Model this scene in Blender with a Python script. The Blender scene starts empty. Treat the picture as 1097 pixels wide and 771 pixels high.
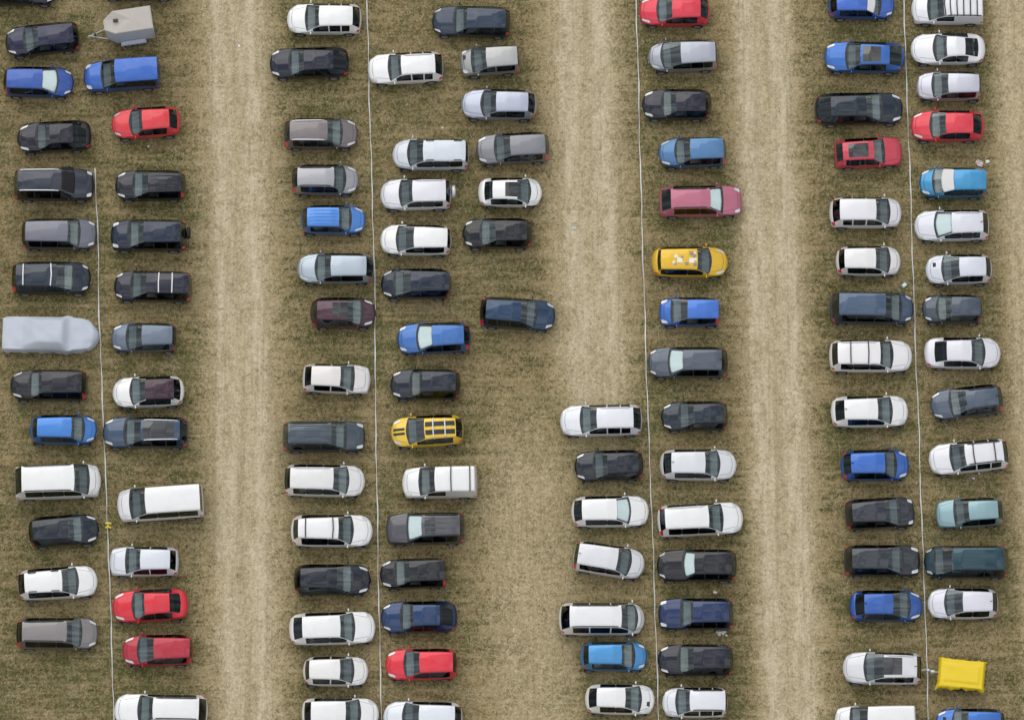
import bpy, bmesh, math, random
from mathutils import Vector, Matrix
R = math.radians
random.seed(7)
scene = bpy.context.scene
col = scene.collection

# ------------------------------------------------------------------ camera
PW, PH = 1097.0, 771.0
TILT = R(13.5)
HF = 2 * math.atan(math.tan(R(4.0)) * PW / PH)
S0 = 0.0535                                  # metres per photo pixel at the middle of the field
DIST = (PW / 2 * S0) / math.tan(HF / 2)
cam_d = bpy.data.cameras.new('camera')
cam = bpy.data.objects.new('camera', cam_d)
col.objects.link(cam)
cam.location = (0, -math.sin(TILT) * DIST, math.cos(TILT) * DIST)
cam.rotation_euler = (TILT, 0, 0)
cam_d.sensor_fit = 'HORIZONTAL'
cam_d.angle = HF
cam_d.clip_start = 1.0
cam_d.clip_end = 3000
scene.camera = cam
_m = Matrix.Rotation(TILT, 3, 'X')


def at(px, py, z=0.0):
    """field position (metres) of a photo pixel at height z"""
    t = math.tan(HF / 2)
    v = _m @ Vector(((px - PW / 2) / (PW / 2) * t, (PH / 2 - py) / (PW / 2) * t, -1))
    k = (z - cam.location.z) / v.z
    return cam.location + v * k


# ------------------------------------------------------------------ materials
def lin(c):
    return tuple(((v / 255) / 12.92 if v / 255 <= 0.04045 else ((v / 255 + 0.055) / 1.055) ** 2.4) for v in c)


MATS = {}


def new_mat(name):
    m = bpy.data.materials.new(name)
    m.use_nodes = True
    m.node_tree.nodes.clear()
    out = m.node_tree.nodes.new('ShaderNodeOutputMaterial')
    return m, m.node_tree.nodes, m.node_tree.links, out


def simple(name, rgb, rough=0.5, metal=0.0, spec=0.5, noise=0.0, nscale=8.0, coat=0.0, bump=0.0):
    if name in MATS:
        return MATS[name]
    m, N, Lk, out = new_mat(name)
    b = N.new('ShaderNodeBsdfPrincipled')
    b.inputs['Roughness'].default_value = rough
    b.inputs['Metallic'].default_value = metal
    b.inputs['Specular IOR Level'].default_value = spec
    b.inputs['Coat Weight'].default_value = coat
    b.inputs['Coat Roughness'].default_value = 0.04
    b.inputs['Base Color'].default_value = (*rgb, 1)
    if noise or bump:
        tc = N.new('ShaderNodeTexCoord')
        nz = N.new('ShaderNodeTexNoise')
        nz.inputs['Scale'].default_value = nscale
        nz.inputs['Detail'].default_value = 4
        Lk.new(tc.outputs['Object'], nz.inputs['Vector'])
    if noise:
        mx = N.new('ShaderNodeMix'); mx.data_type = 'RGBA'
        mx.inputs['A'].default_value = (*[c * (1 - noise) for c in rgb], 1)
        mx.inputs['B'].default_value = (*[min(1, c * (1 + noise)) for c in rgb], 1)
        Lk.new(nz.outputs['Fac'], mx.inputs['Factor'])
        Lk.new(mx.outputs['Result'], b.inputs['Base Color'])
    if bump:
        bp = N.new('ShaderNodeBump'); bp.inputs['Strength'].default_value = bump
        bp.inputs['Distance'].default_value = 0.05
        Lk.new(nz.outputs['Fac'], bp.inputs['Height'])
        Lk.new(bp.outputs['Normal'], b.inputs['Normal'])
    Lk.new(b.outputs['BSDF'], out.inputs['Surface'])
    MATS[name] = m
    return m


def paint(rgb):
    """car paint: base with dust mottling under a clear coat"""
    key = 'paint_%d_%d_%d' % rgb
    if key in MATS:
        return MATS[key]
    l = lin(rgb)
    lum = sum(l) / 3
    dark = lum < 0.12
    sat = max(l) - min(l)
    white = min(rgb) > 196
    red = rgb[0] > 1.6 * rgb[1]
    metal = .25 if white else .35 if red or rgb[0] > 2.5 * rgb[2] else .72
    base = tuple(max(0.006, v * (1.0 if dark else 1.05) - (q if dark else 0.0)) for v, q in zip(l, (.030, .021, .018)))
    if lum < .05 and sat < .03:
        base = (base[0] * .85, base[1] * 1.02, base[2] * 1.12)
    if rgb[2] > 1.5 * rgb[0] and rgb[2] > 60:       # blues: keep them clear of violet
        base = (base[0] * .72, base[1] * 1.10, base[2] * .95)
    lum = .3 * base[0] + .55 * base[1] + .15 * base[2]
    ds = .16 if (metal > .5 and sat > .15) else .04
    base = tuple((v * (1 - ds) + lum * ds) * (.86 if metal > .5 and not dark else 1.0) for v in base)
    base = tuple(min(0.78, v) for v in base)
    m, N, Lk, out = new_mat(key)
    b = N.new('ShaderNodeBsdfPrincipled')
    b.inputs['Roughness'].default_value = 0.38
    b.inputs['Metallic'].default_value = metal
    b.inputs['Specular IOR Level'].default_value = 0.15
    b.inputs['Coat Weight'].default_value = 1.0 if dark else 0.7
    b.inputs['Coat Roughness'].default_value = 0.04
    b.inputs['Coat IOR'].default_value = 1.52
    tc = N.new('ShaderNodeTexCoord')
    oi = N.new('ShaderNodeObjectInfo')
    add = N.new('ShaderNodeVectorMath'); add.operation = 'ADD'
    Lk.new(tc.outputs['Object'], add.inputs[0])
    Lk.new(oi.outputs['Location'], add.inputs[1])
    nz = N.new('ShaderNodeTexNoise')
    nz.inputs['Scale'].default_value = 2.2
    nz.inputs['Detail'].default_value = 6
    nz.inputs['Roughness'].default_value = 0.65
    Lk.new(add.outputs[0], nz.inputs['Vector'])
    mr = N.new('ShaderNodeMapRange')
    mr.inputs['From Min'].default_value = 0.45
    mr.inputs['From Max'].default_value = 0.8
    mr.inputs['To Max'].default_value = 0.03 if dark else 0.10
    Lk.new(nz.outputs['Fac'], mr.inputs['Value'])
    mx = N.new('ShaderNodeMix'); mx.data_type = 'RGBA'
    mx.inputs['A'].default_value = (*base, 1)
    mx.inputs['B'].default_value = (0.30, 0.27, 0.22, 1)      # field dust
    Lk.new(mr.outputs['Result'], mx.inputs['Factor'])
    Lk.new(mx.outputs['Result'], b.inputs['Base Color'])
    # inside face of the shell: dark lining
    ge = N.new('ShaderNodeNewGeometry')
    li = N.new('ShaderNodeBsdfDiffuse')
    li.inputs['Color'].default_value = (.035, .035, .037, 1)
    ms = N.new('ShaderNodeMixShader')
    Lk.new(ge.outputs['Backfacing'], ms.inputs[0])
    Lk.new(b.outputs['BSDF'], ms.inputs[1])
    Lk.new(li.outputs[0], ms.inputs[2])
    Lk.new(ms.outputs[0], out.inputs['Surface'])
    MATS[key] = m
    return m


def glass(name, tint, ior=1.62):
    m, N, Lk, out = new_mat(name)
    tr = N.new('ShaderNodeBsdfTransparent')
    tr.inputs['Color'].default_value = (*tint, 1)
    gl = N.new('ShaderNodeBsdfGlossy')
    gl.inputs['Roughness'].default_value = 0.03
    gl.inputs['Color'].default_value = (0.84, 0.96, 1.0, 1)
    fr = N.new('ShaderNodeFresnel')
    ge = N.new('ShaderNodeNewGeometry')
    iv = N.new('ShaderNodeMix')                 # the node inverts its index on back faces: undo that for a thin pane
    iv.inputs['A'].default_value = ior
    iv.inputs['B'].default_value = 1 / ior
    Lk.new(ge.outputs['Backfacing'], iv.inputs['Factor'])
    Lk.new(iv.outputs['Result'], fr.inputs['IOR'])
    mx = N.new('ShaderNodeMixShader')
    Lk.new(fr.outputs[0], mx.inputs[0])
    Lk.new(tr.outputs[0], mx.inputs[1])
    Lk.new(gl.outputs[0], mx.inputs[2])
    Lk.new(mx.outputs[0], out.inputs['Surface'])
    MATS[name] = m
    return m


M_WS = glass('windscreen_glass', (0.86, 0.93, 0.93), 1.95)
M_SIDE = glass('side_glass', (0.40, 0.45, 0.46), 1.42)
M_PRIV = glass('rear_glass', (0.24, 0.27, 0.28), 1.6)
M_TRIM = simple('black_trim', (0.016, 0.016, 0.018), 0.45)
M_PLAST = simple('grey_bumper_plastic', (0.035, 0.035, 0.038), 0.6)
M_TYRE = simple('tyre_rubber', (0.022, 0.021, 0.020), 0.85, noise=0.4)
M_RIM = simple('alloy_rim', (0.30, 0.31, 0.32), 0.35, metal=0.6)
M_HEAD = simple('headlight_lens', (0.58, 0.60, 0.62), 0.12, metal=0.2, coat=1.0, noise=.35, nscale=9)
M_TAIL = simple('tail_light_lens', (0.60, 0.012, 0.045), 0.2, coat=1.0)
M_PLATE = simple('plate_white', (0.75, 0.75, 0.72), 0.4)
M_SILV = simple('silver_bar', (0.62, 0.62, 0.64), 0.3, metal=0.5)
M_DASH = [simple('dashboard_black', (0.07, 0.08, 0.083), 0.6, noise=0.4, nscale=5), simple('dashboard_grey', (0.13, 0.145, 0.15), 0.6, noise=0.35, nscale=5),
          simple('dashboard_pale', (0.20, 0.20, 0.19), 0.7, noise=0.3, nscale=5)]
M_SEATS = [simple('seat_cloth_dark', (0.05, 0.052, 0.055), 0.9), simple('seat_cloth_grey', (0.14, 0.145, 0.15), 0.9),
           simple('seat_cloth_beige', (0.24, 0.21, 0.17), 0.9)]
M_FLOOR = simple('cabin_carpet', (0.02, 0.02, 0.021), 0.95)
M_SHADE = simple('sunshade_foil', (0.88, 0.90, 0.89), 0.5, metal=0.0, bump=0.35, nscale=3.0)
M_CLOTHW = simple('white_cover_cloth', (0.72, 0.71, 0.70), 0.8, bump=0.3, nscale=3.0)
M_CLOTHB = simple('black_cover_cloth', (0.014, 0.014, 0.015), 0.8, bump=0.3, nscale=3.0)
M_PANO = simple('dark_roof_glass', (0.012, 0.013, 0.015), 0.06, coat=1.0)
M_PAPER = simple('white_litter_paper', (0.78, 0.77, 0.76), 0.8)


# ------------------------------------------------------------------ mesh helpers
def mesh_obj(name, verts, faces, mats, parent=None, midx=None, sub=0, vcrease=None, smooth=True, ecrease=None):
    me = bpy.data.meshes.new(name)
    me.from_pydata([tuple(v) for v in verts], [], faces)
    for m in (mats if isinstance(mats, (list, tuple)) else [mats]):
        me.materials.append(m)
    if midx:
        me.polygons.foreach_set('material_index', midx)
    if smooth:
        me.polygons.foreach_set('use_smooth', [True] * len(me.polygons))
    if vcrease:
        a = me.attributes.new('crease_vert', 'FLOAT', 'POINT')
        for i, v in vcrease.items():
            a.data[i].value = v
    me.update()
    o = bpy.data.objects.new(name, me)
    col.objects.link(o)
    if parent:
        o.parent = parent
    if sub:
        md = o.modifiers.new('Subdivision', 'SUBSURF')
        md.levels = sub
        md.render_levels = sub
        md.boundary_smooth = 'ALL'
    return o


def share(src, name, parent, loc=(0, 0, 0), rot=(0, 0, 0), scl=(1, 1, 1)):
    o = src.copy()
    o.name = name
    col.objects.link(o)
    o.parent = parent
    o.location = loc
    o.rotation_euler = rot
    o.scale = scl
    return o


class MB:
    def __init__(s):
        s.v = []; s.f = []; s.m = []

    def box(s, x0, x1, y0, y1, z0, z1, mi=0, tx=0.0, ty=0.0):
        """box, its top drawn in by tx / ty on each side"""
        b = len(s.v)
        s.v += [(x0, y0, z0), (x1, y0, z0), (x1, y1, z0), (x0, y1, z0),
                (x0 + tx, y0 + ty, z1), (x1 - tx, y0 + ty, z1), (x1 - tx, y1 - ty, z1), (x0 + tx, y1 - ty, z1)]
        for q in ((0, 3, 2, 1), (4, 5, 6, 7), (0, 1, 5, 4), (1, 2, 6, 5), (2, 3, 7, 6), (3, 0, 4, 7)):
            s.f.append(tuple(b + i for i in q)); s.m.append(mi)

    def sweep(s, pts, hw, hh, mi=0):
        """flat bar swept along pts"""
        b = len(s.v)
        n = len(pts)
        for i, p in enumerate(pts):
            p = Vector(p)
            d = Vector(pts[min(i + 1, n - 1)]) - Vector(pts[max(i - 1, 0)])
            d.normalize()
            sd = d.cross(Vector((0, 0, 1)))
            sd = sd.normalized() if sd.length > 1e-5 else Vector((1, 0, 0))
            up = sd.cross(d)
            for a, c in ((-1, -1), (1, -1), (1, 1), (-1, 1)):
                s.v.append(tuple(p + sd * a * hw + up * c * hh))
        for i in range(n - 1):
            for k in range(4):
                k2 = (k + 1) % 4
                s.f.append((b + i * 4 + k, b + i * 4 + k2, b + (i + 1) * 4 + k2, b + (i + 1) * 4 + k)); s.m.append(mi)
        s.f.append((b + 3, b + 2, b + 1, b)); s.m.append(mi)
        e = b + (n - 1) * 4
        s.f.append((e, e + 1, e + 2, e + 3)); s.m.append(mi)

    def lathe_y(s, prof, n=20, mi=0, c=(0, 0, 0)):
        """prof: (radius, y) revolved about the y axis"""
        b = len(s.v)
        for r, y in prof:
            for k in range(n):
                a = 2 * math.pi * k / n
                s.v.append((c[0] + r * math.cos(a), c[1] + y, c[2] + r * math.sin(a)))
        for i in range(len(prof) - 1):
            for k in range(n):
                k2 = (k + 1) % n
                s.f.append((b + i * n + k, b + i * n + k2, b + (i + 1) * n + k2, b + (i + 1) * n + k)); s.m.append(mi)
        s.f.append(tuple(b + (len(prof) - 1) * n + k for k in range(n))); s.m.append(mi)

    def build(s, name, mats, parent=None, sub=0, smooth=False):
        ob = mesh_obj(name, s.v, s.f, mats, parent, s.m, sub, smooth=smooth)
        bm = bmesh.new(); bm.from_mesh(ob.data)
        bmesh.ops.recalc_face_normals(bm, faces=bm.faces)
        bm.to_mesh(ob.data); bm.free()
        return ob


def interp(kn, d):
    if d <= kn[0][0]:
        return kn[0][1]
    for (a, va), (b, vb) in zip(kn, kn[1:]):
        if d <= b:
            return va + (vb - va) * (d - a) / max(1e-6, b - a)
    return kn[-1][1]


# shared part meshes (built once, then copied for every car)
_t = MB(); _t.lathe_y([(0.20, 0.10), (0.30, 0.10), (0.325, 0.07), (0.325, -0.07), (0.30, -0.10), (0.20, -0.10)], 22)
P_TYRE = _t.build('wheel', M_TYRE, smooth=True)
_t = MB(); _t.lathe_y([(0.215, 0.085), (0.20, 0.10), (0.18, 0.075), (0.05, 0.09), (0.04, 0.10)], 20)
for k in range(5):
    a = k * 2 * math.pi / 5
    _t.sweep([(0.05 * math.cos(a), 0.095, 0.05 * math.sin(a)), (0.19 * math.cos(a), 0.10, 0.19 * math.sin(a))], 0.02, 0.02)
P_RIM = _t.build('rim', M_RIM, smooth=False)
_t = MB(); _t.box(-0.07, 0.07, -0.13, 0.11, -0.07, 0.08, 0, 0.02, 0.02)
P_MIRROR = _t.build('mirror', M_TRIM, sub=2, smooth=True)
_t = MB()
_t.box(-0.27, 0.25, -0.25, 0.25, 0.30, 0.50)
_t.box(-0.40, -0.24, -0.25, 0.25, 0.45, 1.02, 0, 0.03, 0.03)
_t.box(-0.42, -0.32, -0.13, 0.13, 1.03, 1.20, 0, 0.02, 0.03)
P_SEAT = _t.build('front_seat', M_SEATS[0], smooth=False)
_t = MB()
_t.box(-0.25, 0.25, -0.62, 0.62, 0.30, 0.50)
_t.box(-0.42, -0.24, -0.62, 0.62, 0.45, 1.00, 0, 0.04, 0.04)
for yy in (-0.38, 0.38):
    _t.box(-0.42, -0.32, yy - 0.13, yy + 0.13, 1.01, 1.13, 0, 0.02, 0.03)
P_BENCH = _t.build('rear_bench', M_SEATS[0], smooth=False)
_t = MB(); _t.box(-0.008, 0.008, -0.26, 0.26, -0.055, 0.055)
P_PLATE = _t.build('number_plate', M_PLATE)
PROTOS = [P_TYRE, P_RIM, P_MIRROR, P_SEAT, P_BENCH, P_PLATE]

# ------------------------------------------------------------------ cars
#        W     H     zcowl h     f     r     g     zG    w7c   w7f   w7r  belt
TYPES = {
    'small':  (1.64, 1.48, 0.98, .215, .435, .925, .985, 1.00, .875, .67, .63, .95),
    'hatch':  (1.77, 1.46, 0.97, .245, .450, .895, .975, 1.00, .875, .66, .61, .95),
    'estate': (1.79, 1.47, 0.96, .250, .430, .900, .980, .98, .87, .66, .63, .94),
    'mpv':    (1.80, 1.63, 1.06, .185, .440, .930, .985, 1.06, .885, .69, .66, 1.02),
    'suv':    (1.86, 1.72, 1.12, .255, .430, .915, .975, 1.12, .87, .70, .67, 1.06),
    'sedan':  (1.80, 1.43, 0.96, .240, .410, .745, .895, 1.02, .875, .65, .61, .94),
    'coupe':  (1.83, 1.35, 0.93, .290, .450, .730, .915, .98, .875, .63, .57, .93),
    'van':    (1.79, 1.80, 1.10, .220, .420, .972, .984, 1.00, .88, .79, .81, 1.06),
    'bus':    (1.92, 1.94, 1.22, .140, .310, .925, .980, 1.15, .90, .78, .77, 1.10),
}
CARS = 'cars parked in rows on the dry field'


class Shape:
    """profile curves of one car and the stations of its shell"""

    def __init__(s, ty, L, o):
        (W, H, zc, h, f, r, g, zG, w7c, w7f, w7r, belt) = TYPES[ty]
        W = o.get('W', W); H = o.get('H', H)
        if 'fr' in o:
            h, f, r, g = o['fr']
        s.ty, s.L, s.W, s.H, s.h = ty, L, W, H, h
        hw = W / 2
        s.hw = hw
        v = random.Random('%s %.3f %.3f' % (ty, L, h))
        sq = o.get('sq', 0)
        vb, vn, vr = v.uniform(.75, 1.18), v.uniform(-.05, .06), v.uniform(.75, 1.25)
        w7c += v.uniform(-.02, .015); w7f += v.uniform(-.02, .025); w7r += v.uniform(-.02, .03)
        if sq: vb, vn, vr = .40, .16, .35
        belt += v.uniform(-.02, .02)
        s.dW, s.dF, s.dR, s.dG = h * L, f * L, r * L, min(g * L, L - 0.07)
        s.dC = s.dW - 0.06
        s.belt = belt
        boxy = ty in ('van', 'bus')
        rearbox = ty in ('van', 'bus', 'mpv', 'suv', 'estate')
        nose = .78 if boxy else (.60 if ty in ('estate', 'suv') else .63) + vn
        s.k_w = [(0, nose * hw), (.10, min(.93, nose + .19) * hw), (.34, (.965 if boxy else .95) * hw), (.85, hw), (L - .9, hw),
                 (L - .4, (.985 if rearbox else .955) * hw), (L - .1, (.96 if boxy else .90 if rearbox else .84 + .06 * sq) * hw),
                 (L, (.93 if boxy else .76 if rearbox else .66 + .14 * sq) * hw)]
        zn = zc * .62
        s.k_zc = [(0, zn), (.10, zn + (zc - zn) * .42), (min(.38, s.dC * .5), zn + (zc - zn) * .68), (s.dC, zc), (s.dW, zc + .01),
                  (s.dF, H - .06), (s.dF + .35, H - .015), ((s.dF + s.dR) / 2, H), (s.dR - .3, H - .03), (s.dR, H - .075 if not boxy else H - .03)]
        if s.dG < L - .3:      # boot lid
            s.k_zc += [(s.dG, zG), (L - .18, zG - .04), (L - .05, zG - .14), (L, .66)]
        else:
            s.k_zc += [(s.dG, zG), (L - .03, zG - .14), (L, .62)]
        s.k_z5 = [(0, zn - .06), (.10, zn + (zc - zn) * .30), (.38, zn + (zc - zn) * .52), (s.dC, zc - .07), (s.dW + .3, belt), (L - .9, belt + .03),
                  (L - .2, zG - .07), (L - .04, zG - .2), (L, .55)]
        s.k_w7 = [(0, .50), (.38, .66), (s.dC, w7c - .02), (s.dW, w7c), (s.dF, w7f), (s.dR, w7r), (s.dG, w7r + (.05 if not boxy else 0.0)), (L, .62 if not boxy else .8)]
        s.k_w5 = [(0, .80), (.10, .84), (.6, .92), (1.0, .945), (L - .8, .945), (L - .3, .90), (L, .84)]
        if boxy:
            s.k_w5 = [(0, .85), (.6, .94), (L, .96)]
        s.k_cr = [(0, .02), (s.dC, .05), (s.dW, .05), (s.dF, .04), (s.dR, .04), (s.dG, .04), (L, .02)]
        bw = .72 if boxy else .85 if ty in ('estate', 'suv') else 1.05
        bw *= vb
        rb = .12 if boxy else (.7 if rearbox else 1.0) * vr
        s.k_bow = [(0, .36 * bw), (.5, .32 * bw), (s.dW, .27 * bw), (s.dF, .12), ((s.dF + s.dR) / 2, 0), (s.dR, -.07 * rb), (s.dG, -.17 * rb), (L, -.26 * rb)]
        # wheels
        s.xf = .80 if not boxy else .88
        if ty == 'small': s.xf = .70
        s.xr = L - (.78 if ty != 'small' else .55)
        if ty == 'sedan': s.xr = L - .95
        s.wr = .33 if ty not in ('suv',) else .36

    def pt(s, d, i):
        """section point i (0 sill .. 8 roof centre) on the left side"""
        w = interp(s.k_w, d)
        zc = interp(s.k_zc, d)
        z5 = min(interp(s.k_z5, d), zc - .03)
        w5 = interp(s.k_w5, d) * w
        w7 = min(interp(s.k_w7, d) * s.hw, w5 - .03)
        z7 = max(zc - interp(s.k_cr, d), z5 + .008)
        cab = s.dW + .05 < d < s.dG - .02
        k = .14 if cab else .40
        if i == 8: y, z = 0, zc
        elif i == 7: y, z = .80 * w7, zc - (zc - z7) * .45
        elif i == 6: y, z = w7, z7
        elif i == 5: y, z = w7 + (w5 - w7) * k, z7 + (z5 - z7) * k
        elif i == 4: y, z = w5, z5
        else:
            lo = .20 if s.ty != 'suv' else .30
            zz = [lo, lo + (z5 - lo) * .22, lo + (z5 - lo) * .52, lo + (z5 - lo) * .84][i]
            y = [.93, .985, 1.0, .985][i] * w
            b = interp(s.k_bow, d)
            for c in (s.xf, s.xr):
                e = abs(d + b - c)
                R0 = s.wr + .055
                if e < R0:
                    top = s.wr + math.sqrt(R0 * R0 - e * e) * .98
                    zz = max(zz, min(z5 - .04, top + i * .03))
            z = zz
        return y, z

    def xyz(s, d, i):
        j = i if i <= 8 else 16 - i
        y, z = s.pt(d, j)
        b = interp(s.k_bow, d) * (y / s.hw) ** 2
        return Vector((s.L / 2 - d - b, y if i <= 8 else -y, z))

    def top(s, d, y):
        """height of the upper skin"""
        w7 = min(interp(s.k_w7, d) * s.hw, interp(s.k_w5, d) * interp(s.k_w, d) - .03)
        zc = interp(s.k_zc, d)
        return Vector((s.L / 2 - d - interp(s.k_bow, d) * (y / s.hw) ** 2, y, zc - interp(s.k_cr, d) * min(1.3, (abs(y) / w7) ** 2) - .006))


def car(x0, x1, y0, y1, ang, face, ty, rgb, label, **o):
    kind = {'van': 'van', 'bus': 'minibus'}.get(ty, 'car')
    name = o.get('name', {'van': 'panel_van', 'bus': 'minibus', 'estate': 'estate_car', 'suv': 'off_road_car', 'mpv': 'people_carrier',
                          'sedan': 'saloon_car', 'coupe': 'coupe', 'small': 'city_car', 'hatch': 'hatchback'}[ty])
    a = R(ang)
    c = at((x0 + x1) / 2, (y0 + y1) / 2, .62 if ty not in ('van', 'bus') else .9)
    Wt = o.get('W', TYPES[ty][0])
    L = ((x1 - x0) * S0 * o.get('ls', 1.0) - .75 * Wt * abs(math.sin(a))) / math.cos(a) + .07
    root = bpy.data.objects.new(name, None)
    col.objects.link(root)
    root.location = (c.x, c.y, 0)
    root.rotation_euler = (0, 0, a + (math.pi if face == 'L' else 0))
    root.empty_display_size = .5
    root['label'] = label
    root['category'] = kind
    root['group'] = CARS
    s = Shape(ty, L, o)
    boxy = ty in ('van', 'bus')
    # stations
    dB = s.dF + (.30 if not boxy else .38) + .05 * L
    if ty == 'bus': dB = s.dF + .55
    dM = s.dW + (s.dF - s.dW) * .42
    dE = (s.dR - .16) if s.dG > L - .3 else s.dR + (s.dG - s.dR) * .30
    hl = .34 + .16 * random.random()
    key = [0, .10, hl, s.dC, s.dW, dM, s.dF, dB, dB + .08, dE, s.dR, s.dG, L - .26, L - .06, L]
    sides = [(dM, dB)]
    if ty in ('estate', 'mpv', 'suv') and not o.get('two'):
        q = dB + .08 + (dE - dB) * .52
        key += [q, q + .07]
        sides += [(dB + .08, q), (q + .07, dE)]
    elif ty == 'bus':
        q = dB + .08 + (dE - dB) * .5
        key += [q, q + .08]
        sides += [(dB + .08, q), (q + .08, dE)]
    elif ty == 'van' and not o.get('windows'):
        pass
    else:
        sides += [(dB + .08, dE)]
    sun = None
    if 'sunroof' in o:
        f0, f1 = o['sunroof']
        sun = (s.dF + (s.dR - s.dF) * f0, s.dF + (s.dR - s.dF) * f1)
        key += list(sun)
    bf, br = interp(s.k_bow, s.xf), interp(s.k_bow, s.xr)
    arch = [c0 + e - b for c0, b in ((s.xf, bf), (s.xr, br)) for e in (-s.wr - .06, -s.wr * .75, 0, s.wr * .75, s.wr + .06)]
    # keep the key stations, add arch stations where there is room
    st = sorted(set(round(k, 4) for k in key if 0 <= k <= L))
    for k in arch:
        if min(abs(k - q) for q in st) > .045:
            st.append(round(k, 4))
    st.sort()
    n = len(st)
    ring = [[s.xyz(d, i) for i in range(17)] for d in st]

    def idx(d):
        return min(range(n), key=lambda k: abs(st[k] - d))
    iW, iF, iR, iG, iC = idx(s.dW), idx(s.dF), idx(s.dR), idx(s.dG), idx(s.dC)
    taken = {}
    patches = []

    def patch(nm, mat, k0, k1, js, corner=.55):
        for k in range(k0, k1):
            for j in js:
                taken[(k, j)] = True
        patches.append((nm, mat, k0, k1, js, corner))
    patch('windscreen', M_WS, iW, iF, (6, 7, 8, 9))
    if not (ty == 'van' and not o.get('windows')):
        patch('rear_window', M_PRIV if not o.get('clear') else M_SIDE, iR, iG, (6, 7, 8, 9))
    for k, (a0, a1) in enumerate(sides):
        i0, i1 = idx(a0), idx(a1)
        if i1 <= i0: continue
        patch('side_window', M_SIDE if k == 0 else M_PRIV, i0, i1, (4,))
        patch('side_window', M_SIDE if k == 0 else M_PRIV, i0, i1, (11,))
    h0, h1 = idx(.10), idx(hl)
    if o.get('nohead') is None:
        hj = ((4, 5), (10, 11)) if not o.get('thinhead') else ((4,), (11,))
        patch('headlight', M_HEAD, h0, h1 + (0 if not boxy else 0), hj[0], .2)
        patch('headlight', M_HEAD, h0, h1, hj[1], .2)
    t0, t1 = idx(L - .26), idx(L - .06)
    if t1 <= t0: t1 = t0 + 1
    tj = (3,) if not o.get('tall') else (3, 4, 5)
    tj = tuple(j for j in tj if all((k, j) not in taken for k in range(t0, t1)))
    patch('tail_light', M_TAIL, t0, t1, tj, .2)
    patch('tail_light', M_TAIL, t0, t1, tuple(15 - j for j in tj), .2)
    if sun:
        patch('sunroof', M_PANO, idx(sun[0]), idx(sun[1]), (7, 8), .7)
    # shell
    V = [p for rg in ring for p in rg]
    F, MI = [], []
    win0, win1 = idx(dM), idx(sides[-1][1])
    lowdark = 2 if o.get('clad', ty == 'suv') else 1
    for k in range(n - 1):
        for j in range(16):
            if (k, j) in taken: continue
            F.append((k * 17 + j, (k + 1) * 17 + j, (k + 1) * 17 + j + 1, k * 17 + j + 1))
            m = 0
            jj = min(j, 15 - j)
            if jj < lowdark: m = 1
            elif iC <= k < iW and jj >= 5: m = 1
            elif jj == 4 and win0 <= k < win1 and not o.get('pil') and not (ty == 'van' and not o.get('windows')): m = 1
            elif o.get('blackrear') and jj >= 3 and k >= iR: m = 1
            elif 'roof' in o and jj >= 5 and iF <= k < iR: m = 2
            elif 'roof' in o and jj >= 5 and iW <= k < iF and o.get('roofpillar'): m = 2
            MI.append(m)
    for j in range(8):
        q = (j, j + 1, 15 - j, 16 - j) if j < 7 else (7, 8, 9)
        F.append(q); MI.append(1 if j in (0, 2, 3) and not boxy else 0 if j else 1)
        e = (n - 1) * 17
        F.append(tuple(e + i for i in reversed(q))); MI.append(1 if j in (0, 1) else 0)
    # dark cabin floor closing the underside
    b = len(V)
    fz = .24 if ty != 'suv' else .33
    fw = s.hw * .90
    nx = s.xf + s.wr + .1
    for x, y in ((s.L / 2 - .5, fw * .55), (s.L / 2 - nx, fw), (-s.L / 2 + .9, fw * .8), (-s.L / 2 + .2, fw * .7)):
        V += [Vector((x, y, fz)), Vector((x, -y, fz))]
    for k in range(3):
        F.append((b + 2 * k, b + 2 * k + 2, b + 2 * k + 3, b + 2 * k + 1)); MI.append(3)
    P = paint(rgb)
    RP = paint(o['roof']) if 'roof' in o else P
    vc = {}
    for nm, mat, k0, k1, js, cr in patches:
        for kk in (k0, k1):
            for jj in (min(js), max(js) + 1) if js else ():
                vc[kk * 17 + jj] = cr
    mesh_obj('body', V, F, [P, M_TRIM if not o.get('greyclad') else M_PLAST, RP, M_FLOOR], root, MI, 2, vc)
    for nm, mat, k0, k1, js, cr in patches:
        if not js or k1 <= k0: continue
        j0, j1 = min(js), max(js) + 1
        vv, ff, loc, pc = [], [], {}, {}
        for k in range(k0, k1 + 1):
            for j in range(j0, j1 + 1):
                loc[(k, j)] = len(vv)
                if k in (k0, k1) and j in (j0, j1): pc[len(vv)] = cr
                vv.append(ring[k][j])
        for k in range(k0, k1):
            for j in range(j0, j1):
                ff.append((loc[(k, j)], loc[(k + 1, j)], loc[(k + 1, j + 1)], loc[(k, j + 1)]))
        mesh_obj(nm, vv, ff, mat, root, None, 2, pc)
    # interior
    zb = interp(s.k_z5, s.dW + .3)
    d = MB()
    yw = s.hw * .80
    d.box(L / 2 - s.dW - .62, L / 2 - s.dW - .10, -yw, yw, zb - .35, zb - .06, 0, .06, .03)
    d.box(L / 2 - s.dW - .60, L / 2 - s.dW - .45, yw * .18, yw * .72, zb - .08, zb + .0, 0, .03, .05)
    d.build('dashboard', M_DASH[random.choice([0, 0, 1, 1, 2])], root)
    sm = o.get('seat', random.choice([0, 0, 0, 1, 1, 2]))
    sx = L / 2 - s.dF - .28
    zo = max(0, s.H - 1.47) * .75
    for yy in (.37, -.37):
        q = share(P_SEAT, 'front_seat', root, (sx, yy, zo))
        q.material_slots[0].link = 'OBJECT'; q.material_slots[0].material = M_SEATS[sm]
    q = share(P_BENCH, 'rear_bench', root, (sx - .95 if L > 3.6 else sx - .8, 0, zo), scl=(1, s.hw / .90, 1))
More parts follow.
